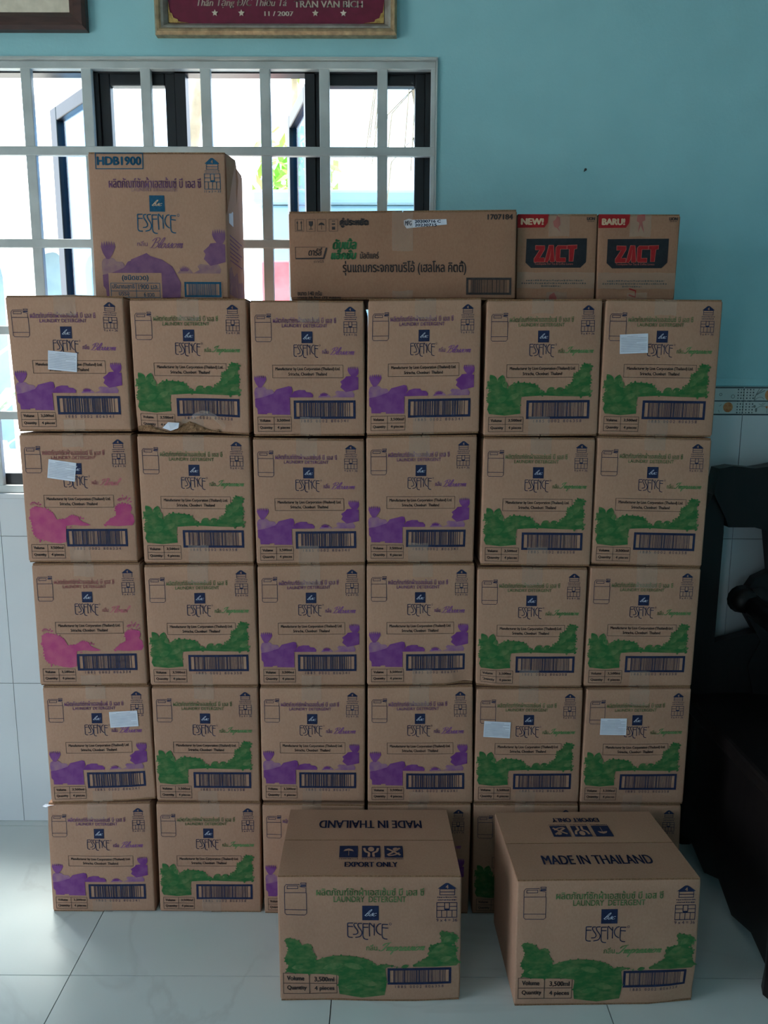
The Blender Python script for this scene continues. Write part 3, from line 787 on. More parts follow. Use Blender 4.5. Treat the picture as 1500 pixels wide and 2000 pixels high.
floor = mesh_obj('floor', [(RX0, RY0, -.012), (RX1, RY0, -.012), (RX1, WY+.2, -.012), (RX0, WY+.2, -.012)], [(0, 1, 2, 3)], M['tile_dark'], kind='structure')
xs = [RX0] + [x for x in [-.715+.6*k for k in range(-4, 7)] if RX0 < x < RX1] + [RX1]
ys = [RY0] + [y for y in [1.577+.6*k for k in range(-9, 2)] if RY0 < y < WY] + [WY+.004]
g_ = .0011
for i in range(len(xs)-1):
    for j in range(len(ys)-1):
        MB().box(xs[i]+g_, xs[i+1]-g_, ys[j]+g_, ys[j+1]-g_, -.011, 0).build('floor_tile', M['floor'], floor)

b = MB(); PY = WY+.006; BY = 2.304
for x0, x1, z0, z1 in ((RX0, WX0, 0, RZ), (WX1, RX1, 0, RZ), (WX0, WX1, 0, WZ0), (WX0, WX1, WZ1, RZ)):
    if z0 < 1.30:
        b.box(x0, x1, PY, BY, z0, min(z1, 1.30), 1)
    if z1 > 1.30:
        b.box(x0, x1, PY, BY, max(z0, 1.30), z1, 0)
wall_back = b.build('wall_back', [M['paint'], M['grout']], kind='structure')
# thick painted edge just above the tiles
MB().box(WX1+.002, RX1, WY-.001, PY+.002, 1.322, 1.342, 0, .002).build('trim_1', M['paint'], kind='structure')
MB().box(RX0, WX0-.002, WY-.001, PY+.002, 1.322, 1.342, 0, .002).build('trim_2', M['paint'], kind='structure')
jx = [.994-.2997*k for k in range(13, -6, -1)]
jx = [RX0] + [x for x in jx if RX0 < x < RX1] + [RX1]
g_ = .0008
for i in range(len(jx)-1):
    for z0, z1 in ((0, .4445), (.4445, .890), (.890, 1.2425)):
        for a, c in ((jx[i], min(jx[i+1], WX0)), (max(jx[i], WX0), min(jx[i+1], WX1)), (max(jx[i], WX1), jx[i+1])):
            if c-a < .004: continue
            zt = min(z1, WZ0-.006) if (a >= WX0-1e-6 and c <= WX1+1e-6) else z1
            if zt-z0 < .004: continue
            MB().box(a+g_, c-g_, WY, PY+.001, z0+g_, zt-g_).build('wall_tile', M['wtile'], wall_back)

def border_pattern():
    """printed decor of one 30 x 7.8 cm border tile; local x 0-.2997, z 0-.0785"""
    pr = Print(); S = .172/1333
    R_ = lambda x: (x-755)*S            # right of a joint
    L_ = lambda x: .2997-(755-x)*S      # left of a joint
    Z = lambda y: (y-385)/625*.0785
    P = 'decor'
    for y0, y1 in ((398, 425), (985, 1010), (690, 715)): pr.rect(P, 'tile_dark', .001, Z(y0), .2985, Z(y1))
    for side, cols in ((R_, (820, 890, 955)), (L_, (630, 692, 755-8))):
        for r_ in range(9):
            for ci, cx in enumerate(cols):
                y = 452+r_*63; dk = (r_+ci) % 2 == (0 if side is L_ else 1)
                pr.rect(P, 'tile_dark' if dk else 'tile_grey', side(cx)-.0018, Z(y)-.0019, side(cx)+.0018, Z(y)+.0019, 1)
    for x, y, rx, ry in ((430, 840, 105, 110),): pr.ellipse(P, 'tile_orange', L_(x), Z(y), rx*S, ry*S, 1)
    pr.ellipse(P, 'tile_orange', R_(1300), Z(570), 95*S, 120*S, 1)
    for cx, cy, r_ in ((520, 605, 38), (255, 560, 28)):
        pr.line(P, 'tile_grey', [(L_(cx)+r_*S*math.cos(k*PI/4), Z(cy)+r_*S*math.sin(k*PI/4)) for k in range(8)], .0016, 1, closed=True)
    for k, (x, y) in enumerate(((1080, 430), (1150, 440), (1200, 470))): pr.line(P, 'tile_grey', [(R_(985), Z(680)), (R_(1010), Z(580)), (R_(x), Z(y))], .002, 1, smooth=4)
    for pts in ([(985, 690), (1060, 630), (1140, 620), (1190, 660)], [(1030, 930), (1070, 850), (1180, 790), (1230, 740)], [(1150, 830), (1220, 820), (1270, 850), (1275, 970)], [(1090, 760), (1140, 780), (1190, 740)]):
        pr.line(P, 'tile_grey', [(R_(x), Z(y)) for x, y in pts], .0013, 1, smooth=4)
    pr.ellipse(P, 'tile_grey', R_(1000), Z(820), 28*S, 30*S, 1); pr.ellipse(P, 'tile_grey', R_(1040), Z(900), 22*S, 45*S, 1)
    pr.ellipse(P, 'tile_orange', R_(1265), Z(835), 25*S, 25*S, 1)
    pr.line(P, 'tile_grey', [(L_(230), Z(900)), (L_(250), Z(960))], .0012, 1); pr.line(P, 'tile_grey', [(L_(240), Z(820)), (L_(290), Z(780))], .0012, 1)
    names = []; TT = []; mi = []
    for mk, layer, T in pr.parts['decor']:
        if mk not in names: names.append(mk)
        X = np.zeros(T.shape[:2]+(3,)); X[..., 0] = T[..., 0]; X[..., 1] = -.0003-.0001*layer; X[..., 2] = .0785-T[..., 1]
        a = np.cross(X[:, 1]-X[:, 0], X[:, 2]-X[:, 0]); fl = a[:, 1] > 0; X[fl] = X[fl][:, ::-1]
        TT.append(X); mi += [names.index(mk)]*len(X)
    return np.concatenate(TT), [M[k] for k in names], mi
BT, BM, BI = border_pattern(); dec_mesh = None
for i in range(len(jx)-1):
    for a, c in ((jx[i], min(jx[i+1], WX0)), (max(jx[i], WX1), jx[i+1])):
        if c-a < .004: continue
        t_ = MB().box(g_, c-a-g_, 0, .007, g_, .0785-g_).build('border_tile', M['ptile'], wall_back, loc=(a, WY, 1.2425))
        if c-a > .29:
            if dec_mesh is None:
                d_ = tri_obj('tile_decor', BT, BM, t_, BI); dec_mesh = d_.data
            else:
                link(bpy.data.objects.new('tile_decor', dec_mesh), parent=t_)

# side and rear walls with their open doorways, ceiling
b = MB()
for y0, y1, z0, z1 in ((RY0, DY0, 0, RZ), (DY1, BY, 0, RZ), (DY0, DY1, 2.2, RZ)): b.box(RX0-.15, RX0, y0, y1, z0, z1)
b.build('wall_left', M['paint'], kind='structure')
MB().box(RX1, RX1+.15, RY0, BY, 0, RZ).build('wall_right', M['paint'], kind='structure')
b = MB()
for x0, x1, z0, z1 in ((RX0, -2.3, 0, RZ), (-1.8, RX1, 0, RZ), (-2.3, -1.8, 2.2, RZ)): b.box(x0, x1, RY0-.15, RY0, z0, z1)
b.build('wall_front', M['paint'], kind='structure')
MB().box(RX0-1.5, RX0-.15, -1.6, 2.0, 2.5, 2.6).build('sky_blocker_left', M['paint_white'], kind='structure')  # added unseen slab, blocks steep sky light at the left doorway
MB().box(-3.2, .2, RY0-1.6, RY0-.15, 2.5, 2.6).build('sky_blocker_front', M['paint_white'], kind='structure')  # second added slab out of view, keeps front doorway light near horizontal
MB().box(RX0-.15, RX1+.15, RY0-.15, BY, RZ, RZ+.1).build('ceiling', M['paint_white'], kind='structure')

# ------------------------------------------------------------------ the barred window
win = empty('window_1', (-.81, WY, WZ0), kind='structure')
def wpart(name, mb, m, parent=win, smooth=False):
    o = mb.build(name, m, None, smooth); o.parent = parent
    off = Vector(win.location)
    for v in o.data.vertices: v.co -= off
    return o
wpart('reveal_lining', MB().box(WX0, WX1, WY-.002, BY, WZ1-.003, WZ1+.003).box(WX0, WX0+.004, WY-.002, BY, WZ0, WZ1).box(WX1-.004, WX1, WY-.002, BY, WZ0, WZ1), M['reveal'])
wpart('window_sill', MB().box(WX0, WX1, WY-.008, BY+.04, WZ0-.012, WZ0+.002, 0, .002), M['wtile'])
GY0, GY1 = WY+.012, WY+.03
vb = [-.948-.1565*k for k in range(5, 0, -1)] + [-.948, -.789, -.634, -.477, -.321, -.165, -.0125]
for x in vb:
    wpart('grille_bar', MB().box(x-.0135, x+.0135, GY0, GY1, WZ0+.002, WZ1-.003, 0, .002), M['grille'])
for z in (1.934, 1.698, 1.468, 1.234):
    wpart('grille_rail', MB().box(WX0+.004, WX1-.004, GY0-.002, GY1-.003, z-.0115, z+.0115, 0, .002), M['grille'])
wpart('grille_rail', MB().box(WX0+.004, WX1-.004, GY0-.002, GY1+.006, WZ1-.022, WZ1-.003, 0, .002), M['grille'])
wpart('grille_rail', MB().box(WX0+.004, WX1-.004, GY0-.002, GY1+.006, WZ0+.002, WZ0+.024, 0, .002), M['grille'])
wpart('grille_bar', MB().box(WX1-.016, WX1-.004, GY0, GY1, WZ0+.002, WZ1-.003, 0, .002), M['grille'])
FY0, FY1 = 2.235, 2.272
fr = MB()
fr.box(WX0, WX1-.004, FY0, FY1, WZ1-.026, WZ1-.003).box(WX0, WX1-.004, FY0, FY1, WZ0+.024, WZ0+.056)
fr.box(WX1-.03, WX1-.004, FY0, FY1, WZ0+.05, WZ1-.02).box(WX0+.004, WX0+.03, FY0, FY1, WZ0+.05, WZ1-.02)
for a, c in ((-.79, -.764), (-.562, -.534), (-.218, -.192), (-1.19, -1.16)): fr.box(a, c, FY0, FY1, WZ0+.05, WZ1-.02)
wpart('window_frame', fr, M['frame_black'])
def glass(name, tint, gl=.06):
    m = bpy.data.materials.new(name); m.use_nodes = True; nt = m.node_tree
    nt.nodes.remove(nt.nodes['Principled BSDF'])
    t = nt.nodes.new('ShaderNodeBsdfTransparent'); t.inputs['Color'].default_value = tint
    g = nt.nodes.new('ShaderNodeBsdfGlossy'); g.inputs['Roughness'].default_value = .03
    mx = nt.nodes.new('ShaderNodeMixShader'); mx.inputs['Fac'].default_value = gl
    nt.links.new(t.outputs[0], mx.inputs[1]); nt.links.new(g.outputs[0], mx.inputs[2])
    nt.links.new(mx.outputs[0], nt.nodes['Material Output'].inputs['Surface'])
    return m
M['glass'] = glass('clear_glass', (.9, .95, .97, 1))
M['glass_blue'] = glass('blue_tinted_glass', (.42, .66, .9, 1), .1)
def sash(x0, x1, y, hinge=None, ang=0.0, gm='glass', st=.028, rl=.032):
    z0, z1 = WZ0+.054, WZ1-.022
    m_ = MB()
    m_.box(x0, x0+st, y, y+.028, z0, z1, 0, .003).box(x1-st, x1, y, y+.028, z0, z1, 0, .003)
    m_.box(x0+st, x1-st, y, y+.028, z1-rl, z1, 0, .003).box(x0+st, x1-st, y, y+.028, z0, z0+rl, 0, .003)
    gl = MB().box(x0+st-.004, x1-st+.004, y+.012, y+.016, z0+rl-.004, z1-rl+.004)
    if hinge is not None:
        R_ = Matrix.Translation((hinge, y+.014, 0)) @ Matrix.Rotation(ang, 4, 'Z') @ Matrix.Translation((-hinge, -(y+.014), 0))
        for q in (m_, gl): q.v = [tuple(R_ @ Vector(v)) for v in q.v]
    s_ = wpart('casement_sash', m_, M['frame_black'])
    wpart('glass_pane', gl, M[gm], s_)
sash(-.764, -.562, 2.241)                       # closed narrow light
sash(-.192, .102, 2.241)                        # closed right light
sash(-1.72, -1.19, 2.241)                       # closed far-left light
sash(-1.127, -.777, 2.276, -.777, -math.radians(48), 'glass_blue', .05, .04)   # opened outwards
sash(-.555, -.205, 2.276, -.205, -math.radians(74), 'glass_blue', .05, .04)

# ------------------------------------------------------------------ outside the window
M['ground'] = mat('pale_concrete_ground', sv((206, 200, 190)), .9, col2=sv((190, 184, 174)), scale=2)
M['stucco'] = mat('white_stucco', sv((238, 236, 230)), .85, col2=sv((226, 224, 218)), scale=3)
M['blue_shade'] = mat('blue_grey_render', sv((140, 168, 182)), .85, col2=sv((126, 154, 170)), scale=2)
M['leaf'] = mat('bright_green_leaf', sv((110, 170, 60)), .6, col2=sv((150, 196, 80)), scale=6)
M['bark'] = mat('pale_bark', sv((170, 150, 128)), .9, col2=sv((140, 122, 100)), scale=12)
M['red_board'] = mat('faded_red_board', sv((206, 84, 92)), .6, col2=sv((214, 110, 116)), scale=8)
mesh_obj('ground_outside', [(-40, -30, -.15), (40, -30, -.15), (40, 60, -.15), (-40, 60, -.15)], [(0, 1, 2, 3)], M['ground'], kind='structure')
hs = empty('arcaded_house', (-7.6, 15, -.15), label='white house with round arches seen through the barred window', cat='house')
poly = [(-3.2, 0), (-3.2, 4.95)]
n_sc = 14
for k in range(n_sc+1):                          # scalloped top edge of the facade
    poly.append((-3.2+6.4*k/n_sc, 4.95+(.22 if k % 2 else 0)))
poly += [(3.2, 4.95), (3.2, 0)]
m_ = MB()
arches = [(-2.6, -1.75), (-1.4, -.55), (-.45+.05, .58), (1.05, 1.75), (2.1, 2.8)]
xs_ = [-3.2] + [v for a in arches for v in a] + [3.2]
for i in range(0, len(xs_), 2): m_.box(xs_[i], xs_[i+1], -.15, .15, 0, 5.0)
for a, c in arches:
    r_ = (c-a)/2; zc = 3.75-r_; cx = (a+c)/2
    for k in range(10):
        t0, t1 = PI*k/10, PI*(k+1)/10
        xa, xb = cx-r_*math.cos(t0), cx-r_*math.cos(t1); za, zb = zc+r_*math.sin(t0), zc+r_*math.sin(t1)
        m_.add([(xa, -.15, za), (xb, -.15, zb), (xb, -.15, 5.0), (xa, -.15, 5.0), (xa, .15, za), (xb, .15, zb), (xb, .15, 5.0), (xa, .15, 5.0)],
               [(0, 1, 2, 3), (7, 6, 5, 4), (0, 4, 5, 1)])
m_.build('arcade_wall', M['stucco'], hs)
m_ = MB()
for k in range(26): m_.tube([(-3.2+.25*k, -.16, 4.98), (-3.2+.25*k, .6, 5.2)], .11, 8)
m_.build('roof_tiles', M['stucco'], hs)
MB().box(-3.2, 3.2, 1.2, 1.4, 0, 4.8).build('inner_wall', M['blue_shade'], hs)
MB().box(-3.19, 3.19, .16, 1.19, 4.7, 4.79).build('veranda_ceiling', M['stucco'], hs)
wl = empty('garden_wall', (.6, 5, -.15), label='pale blue-grey boundary wall outside, behind the long brown box', cat='wall')
MB().box(-1.35, 2.2, -.1, .1, 0, 2.5, 0, .02).build('wall_body', M['blue_shade'], wl)
MB().box(-1.4, 2.25, -.14, .14, 2.5, 2.58, 0, .02).build('coping', M['blue_shade'], wl)
rb = empty('red_board', (-.55, 4.72, -.15), label='faded red board standing against the pale wall outside', cat='board')
MB().box(-.17, .17, -.03, .0, .1, 2.15, 0, .01).build('panel', M['red_board'], rb)
MB().box(-.15, -.11, 0, .04, 0, 2.1).build('prop', M['bark'], rb); MB().box(.11, .15, 0, .04, 0, 2.1).build('prop', M['bark'], rb)

def leafy_tree(name, loc, h, blobs, nleaf, label, seed, size=.09):
    t = empty(name, loc, label=label, cat='tree')
    r = random.Random(seed)
    MB().tube([(0, 0, 0), (.04, 0, h*.5), (-.02, .02, h)], [.07, .05, .025], 8).build('trunk', M['bark'], t, True)
    m_ = MB()
    for bx, by, bz, br in blobs:
        for k in range(nleaf):
            d = Vector((r.gauss(0, 1), r.gauss(0, 1), r.gauss(0, 1))).normalized()*br*r.random()**.4
            c = Vector((bx, by, bz))+d; a = Vector((r.gauss(0, 1), r.gauss(0, 1), r.gauss(0, 1))).normalized(); q = a.orthogonal().normalized()
            m_.add([c-a*size, c+q*size*.4, c+a*size, c-q*size*.4], [(0, 1, 2, 3)])
    mesh_obj('foliage', m_.v, m_.f, M['leaf'], t)
leafy_tree('leafy_tree', (-.78, 7.2, -.15), 4.2, [(-.02, 0, 3.2, .4), (0, 0, 4.25, .26)], 170, 'bright green tree beyond the opened window pane', 3)
bt = empty('bare_shrub', (.28, 4.3, -.15), label='pale bare shrub with drooping twigs outside right window bay', cat='shrub')
r_ = random.Random(12); m_ = MB()
for k in range(16):
    a = r_.uniform(-1, 1); h = r_.uniform(2.7, 3.25)
    m_.tube([(0, 0, 1.6), (a*.08, r_.uniform(-.05, .05), h*.85), (a*.2, 0, h), (a*.36, 0, h-.12), (a*.42, 0, h-.5)], [.012, .007, .005, .004, .003], 5)
m_.build('twigs', M['bark'], bt, True)
MB().tube([(0, 0, 0), (.02, 0, .8), (0, 0, 1.7)], [.045, .035, .02], 8).build('stem', M['bark'], bt, True)
pl_ = empty('slanting_pole', (-1.0, 4.1, -.15), label='pale brown slanting pole outside the middle window bay', cat='pole')
MB().tube([(-.38, 0, 0), (.02, 0, 2.5), (.22, 0, 3.7)], .035, 8).build('shaft', M['bark'], pl_, True)
MB().box(.05, .5, -.04, .04, 3.66, 3.72).build('bracket', M['bark'], pl_)
sp = empty('strap_leaf_plant', (-1.75, 3.3, -.15), label='pale strap-leaved plant outside the lower left window', cat='plant')
M['pale_leaf'] = mat('pale_striped_leaf', sv((226, 232, 214)), .6, col2=sv((150, 178, 150)), scale=30, stretch=(1, 1, .2))
r_ = random.Random(3)
for k in range(16):
    a = r_.uniform(0, 2*PI); l = r_.uniform(.5, .85); z0 = r_.uniform(.9, 1.5); pts = []
    for i in range(6):
        t = i/5; d = l*t; z = z0+.35*math.sin(PI*t*.8)-.25*t*t
        w = .03*math.sin(PI*min(.98, t*.9+.08))
        px, py = math.cos(a)*d, math.sin(a)*d; nx, ny = -math.sin(a)*w, math.cos(a)*w
        pts += [(px+nx, py+ny, z), (px-nx, py-ny, z)]
    mesh_obj('strap_leaf', pts, [(2*i, 2*i+1, 2*i+3, 2*i+2) for i in range(5)], M['pale_leaf'], sp, True)
MB().tube([(0, 0, 0), (0, 0, 1.55)], [.05, .035], 8).build('stem', M['bark'], sp, True)

# ------------------------------------------------------------------ the wall of stacked cartons
# front-face corners of each carton in mm: top-left x,z  top-right x,z  bottom-left x,z  bottom-right x,z
FRONT = [
  [(-845, 1520, -583, 1518, -837, 1219, -579, 1220), (-571, 1514, -311, 1515, -568, 1216, -311, 1212), (-303, 1511, -50, 1511, -301, 1210, -48, 1212), (-40, 1514, 211, 1518, -45, 1212, 212, 1218), (223, 1514, 478, 1516, 222, 1211, 481, 1214), (486, 1516, 744, 1515, 483, 1214, 742, 1211), ],
  [(-838, 1215, -581, 1216, -837, 912, -580, 913), (-568, 1214, -311, 1211, -565, 911, -308, 912), (-304, 1207, -50, 1204, -302, 909, -47, 913), (-45, 1211, 208, 1215, -44, 915, 206, 915), (223, 1210, 477, 1209, 222, 910, 479, 908), (483, 1213, 743, 1209, 482, 912, 741, 906), ],
  [(-830, 910, -575, 913, -831, 608, -572, 611), (-567, 907, -308, 911, -565, 608, -305, 609), (-301, 908, -48, 913, -302, 608, -48, 609), (-44, 912, 209, 914, -43, 610, 212, 614), (216, 905, 474, 905, 219, 609, 473, 609), (481, 908, 740, 906, 478, 610, 737, 611), ],
  [(-827, 606, -570, 609, -826, 300, -567, 309), (-564, 606, -307, 608, -564, 306, -308, 304), (-302, 607, -48, 608, -303, 307, -50, 306), (-42, 608, 212, 612, -42, 303, 218, 304), (221, 606, 478, 606, 221, 305, 480, 305), (487, 606, 738, 610, 483, 305, 738, 305), ],
  [(-839, 299, -581, 303, -843, 1, -582, 4), (-567, 302, -308, 303, -570, -5, -313, -6), (-303, 302, -50, 300, -304, -3, -50, -2), (-42, 300, 214, 303, -42, -3, 213, -2), (221, 303, 480, 303, 223, -2, 478, -1), (484, 303, 735, 302, 486, -2, 743, -1), ],
]

KIND = [['purple', 'green', 'purple', 'purple', 'green', 'green'], ['pink', 'green', 'purple', 'purple', 'green', 'green'], ['pink', 'green', 'purple', 'purple', 'green', 'green'],
        ['purple', 'green', 'purple', 'purple', 'green', 'green'], ['purple', 'green', 'purple', 'purple', 'green', 'green']]
ROWN = ['top row', 'second row', 'third row', 'fourth row', 'bottom row']
COLN = ['leftmost column', 'second column from left', 'third column from left', 'fourth column from left', 'fifth column from left', 'rightmost column']
DESC = {'purple': 'purple-flower', 'green': 'green-leaf', 'pink': 'pink-flower'}
STICK = {(0, 0): (644, 800, .064, .042, .09), (1, 0): (528, 471, .064, .043, .14), (3, 0): (1080, 468, .068, .040, -.04), (0, 5): (370, 538, .062, .042, -.05), (3, 4): (288, 590, .064, .041, .04), (3, 5): (390, 540, .064, .042, .0)}
DENT = {(0, 1): [(.02, .0, .03, .006, .004), (.6, .02, .05, .004, .004)], (2, 3): [(.93, .03, .018, .010, .004)], (1, 0): [(.97, .5, .03, .004, 0)], (3, 0): [(.99, .03, .03, .004, .002)],
        (4, 0): [(.02, .98, .03, .005, -.003)], (0, 0): [(.6, 1.0, .05, .002, .003)], (1, 3): [(.95, .08, .02, .006, 0)], (2, 4): [(.02, .05, .02, .006, .003)]}
prints = {k: carton_print(k) for k in ('purple', 'green', 'pink')}
CW, CD, CH = .257, .385, .303
for c in range(6):
    for r in range(5):
        F = [v/1000 for v in FRONT[r][c]]
        if r == 4: F[5] = 0.0; F[7] = 0.0
        else:
            G = [v/1000 for v in FRONT[r+1][c]]
            F[5] = max(F[5], G[1]+.0004); F[7] = max(F[7], G[3]+.0004)
        k = KIND[r][c]
        back = [[F[4], F[5]], [F[6], F[7]], [F[0], F[1]], [F[2], F[3]]]
        wp = Warp(CW, CD, CH, F, 1.789+rnd.uniform(-.002, .003), bulge=rnd.uniform(.0015, .0035), dents=DENT.get((r, c), ()), seed=r*6+c)
        lab = DESC[k]+' detergent carton, '+ROWN[r]+', '+COLN[c]
        if (r, c) in STICK: lab += ', white paper label'
        if (r, c) == (0, 1): lab += ', torn lower edge'
        t = make_carton('detergent_carton', wp, lab, 'carton', 'stacked laundry detergent cartons', M['card'], seed=r*6+c, tape_len=(rnd.uniform(.03, .052), rnd.uniform(.025, .05)))
        apply_print(*prints[k], wp, t, k)
        if (r, c) in STICK: paper_label(wp, t, *STICK[(r, c)])
        if (r, c) == (0, 1):     # torn strip of board and loose tape along the bottom edge
            rr = random.Random(2); n = 26; vs = []
            for i in range(n):
                u = .01+.72*i/(n-1)
                top = (.035+.02*math.sin(i*.5)+.035*math.exp(-((u-.5)/.12)**2)+rr.uniform(-.008, .008))
                for j in range(4):
                    f_ = j/3; vs.append((u*CW, -.0015-.012*f_*(1-f_)*rr.uniform(.5, 1.5)-.001*rr.random(), .001+top*CH*.9*f_))
            fs = [(i*4+j, (i+1)*4+j, (i+1)*4+j+1, i*4+j+1) for i in range(n-1) for j in range(3)]
            o = mesh_obj('torn_board', wp(np.array(vs)), fs, M['card_edge'], t); o['label'] = 'ragged torn strip of bare cardboard'
            P = np.array([(.06, -.006, .012), (.075, -.012, .026), (.1, -.012, .024), (.098, -.014, .012), (.08, -.01, .006)])
            mesh_obj('torn_paper', wp(P), [(0, 4, 3, 2, 1)], M['paper'], t)
            vs = []
            for i in range(9):
                t_ = i/8
                for w_ in (0, .012): vs.append((.125+.075*t_+w_*.3, -.002-.008*math.sin(PI*t_), .03+.025*math.sin(PI*t_*.9)-.03*t_+w_))
            mesh_obj('loose_tape', wp(np.array(vs)), [(2*i, 2*i+2, 2*i+3, 2*i+1) for i in range(8)], M['tape'], t, True)
        if (r, c) == (4, 0):     # scrap of paper caught under the carton above
            P = np.array([(-.003, .01, .296), (.022, -.003, .299), (.012, -.006, .3015), (.0, -.008, .298), (-.012, .0, .296), (-.005, .0, .3018), (.006, -.0055, .3019)])
            mesh_obj('paper_scrap', wp(P), [(0, 4, 5), (4, 3, 6, 5), (3, 2, 6), (2, 1, 6), (0, 5, 6, 1)], M['paper'], t)

# ------------------------------------------------------------------ cartons on top of the wall
TOPZ = 1.5195
def hdb_print():
    pr = Print(); k = 'teal_ink'
    pr.frame('code_panel', k, 63, 8, 475, 145, 8); pr.text('code_panel', k, 'HDB1900', 82, 42, 455, 110, bold=5)
    pr.text('product_lettering', 'plum', 'ผลิตภัณฑ์ซักผ้าเอสเซ้นซ์ บี เอส ซี', 172, 212, 960, 298, bold=2)
    pr.text('product_lettering', 'plum_l', 'LAUNDRY DETERGENT', 365, 296, 765, 330)
    pr.rect('brand_logo', k, 515, 362, 645, 498); script_word(pr, 'brand_logo/brand_script', 'cream_ink', 'bsc', 536, 402, 624, 450, 5, layer=3)
    essence(pr, k, 405, 518, 740, 680, 9)
    pr.text('scent_lettering', 'plum', 'กลิ่น', 392, 742, 482, 785); script_word(pr, 'scent_lettering', 'plum', 'Blossom', 500, 715, 788, 802, 7)
    stack_diagram(pr, k, 990, 1130, 50, 98, 146, 176, 178, 310, 336, 5, '11 x 3 = 33')
    blossom_print(pr, lambda x, y: (75+(x-30)/1332*1080, 640+(y-912)/603*590), 'plum', 'plum_l')
    pr.poly('flower_print', 'plum', [(330, 900), (470, 845), (500, 870), (600, 900), (690, 960), (760, 1100), (750, 1225), (600, 1228), (330, 1100)], 1)
    p = 'contents_table'
    pr.rect(p, 'card', 125, 1015, 592, 1232, 3)
    pr.text('contents_table/table_lettering', k, '(ชนิดขวด)', 245, 1032, 475, 1088, bold=2, layer=4)
    pr.frame(p, k, 140, 1100, 575, 1228, 5, 4); pr.line(p, k, [(140, 1170), (575, 1170)], 5, 4); pr.line(p, k, [(365, 1100), (365, 1228)], 5, 4)
    pr.text('contents_table/table_lettering', k, 'ปริมาณสุทธิ', 155, 1110, 350, 1160, layer=4, bold=1); pr.text('contents_table/table_lettering', k, '1900 มล.', 385, 1112, 560, 1155, layer=4, bold=1)
    pr.text('contents_table/table_lettering', k, 'บรรจุ', 210, 1178, 300, 1222, layer=4, bold=1); pr.text('contents_table/table_lettering', k, '6 ขวด', 430, 1180, 520, 1218, layer=4, bold=1)
    pr.rect('barcode', 'card', 780, 1082, 1120, 1230, 3)
    q = Print(); q.barcode('barcode', k, 788, 1090, 1112, 1222, 18, 8)
    for mk, l, T in q.parts['barcode']: pr.put('barcode', mk, T, 4)
    return pr, (1175, 1240)
def hdb_side():
    pr = Print()
    for i in range(7): pr.rect('side_lettering', 'plum', 12, 84+i*4.5, 84-(i % 3)*12, 85.4+i*4.5)
    pr.poly('side_flower_print', 'plum_l', [(4, 150), (6, 122), (20, 118), (30, 128), (52, 120), (60, 132), (84, 128), (92, 150)], 0)
    pr.rect('side_label', 'paper', 10, 56, 34, 72, 2)
    return pr, (100, 156)
zf = lambda x0, x1, z0, z1, tx0=None, tx1=None: [tx0 if tx0 is not None else x0, z1, tx1 if tx1 is not None else x1, z1, x0, z0, x1, z0]
wp = Warp(.308, .215, .322, zf(-.672, -.364, TOPZ, 1.840, -.672, -.363), 1.868, bulge=.003, seed=50)
t = make_carton('detergent_carton', wp, 'tall plum-flower carton standing atop the stack in front of the window', 'carton', 'cartons lying on the stack', M['card'], seed=50, tape_len=(0, 0))
apply_print(*hdb_print(), wp, t, 'hdb'); apply_print(*hdb_side(), wp, t, 'hdbs', face='right')
# a torn side flap hanging open
P = np.array([(.310, .0, .318), (.325, .03, .312), (.322, .08, .28), (.3095, .12, .235), (.3095, .05, .2), (.3095, .0, .19)])
o = mesh_obj('torn_flap', wp(P), [(0, 1, 2, 3, 4, 5)], M['card'], t)

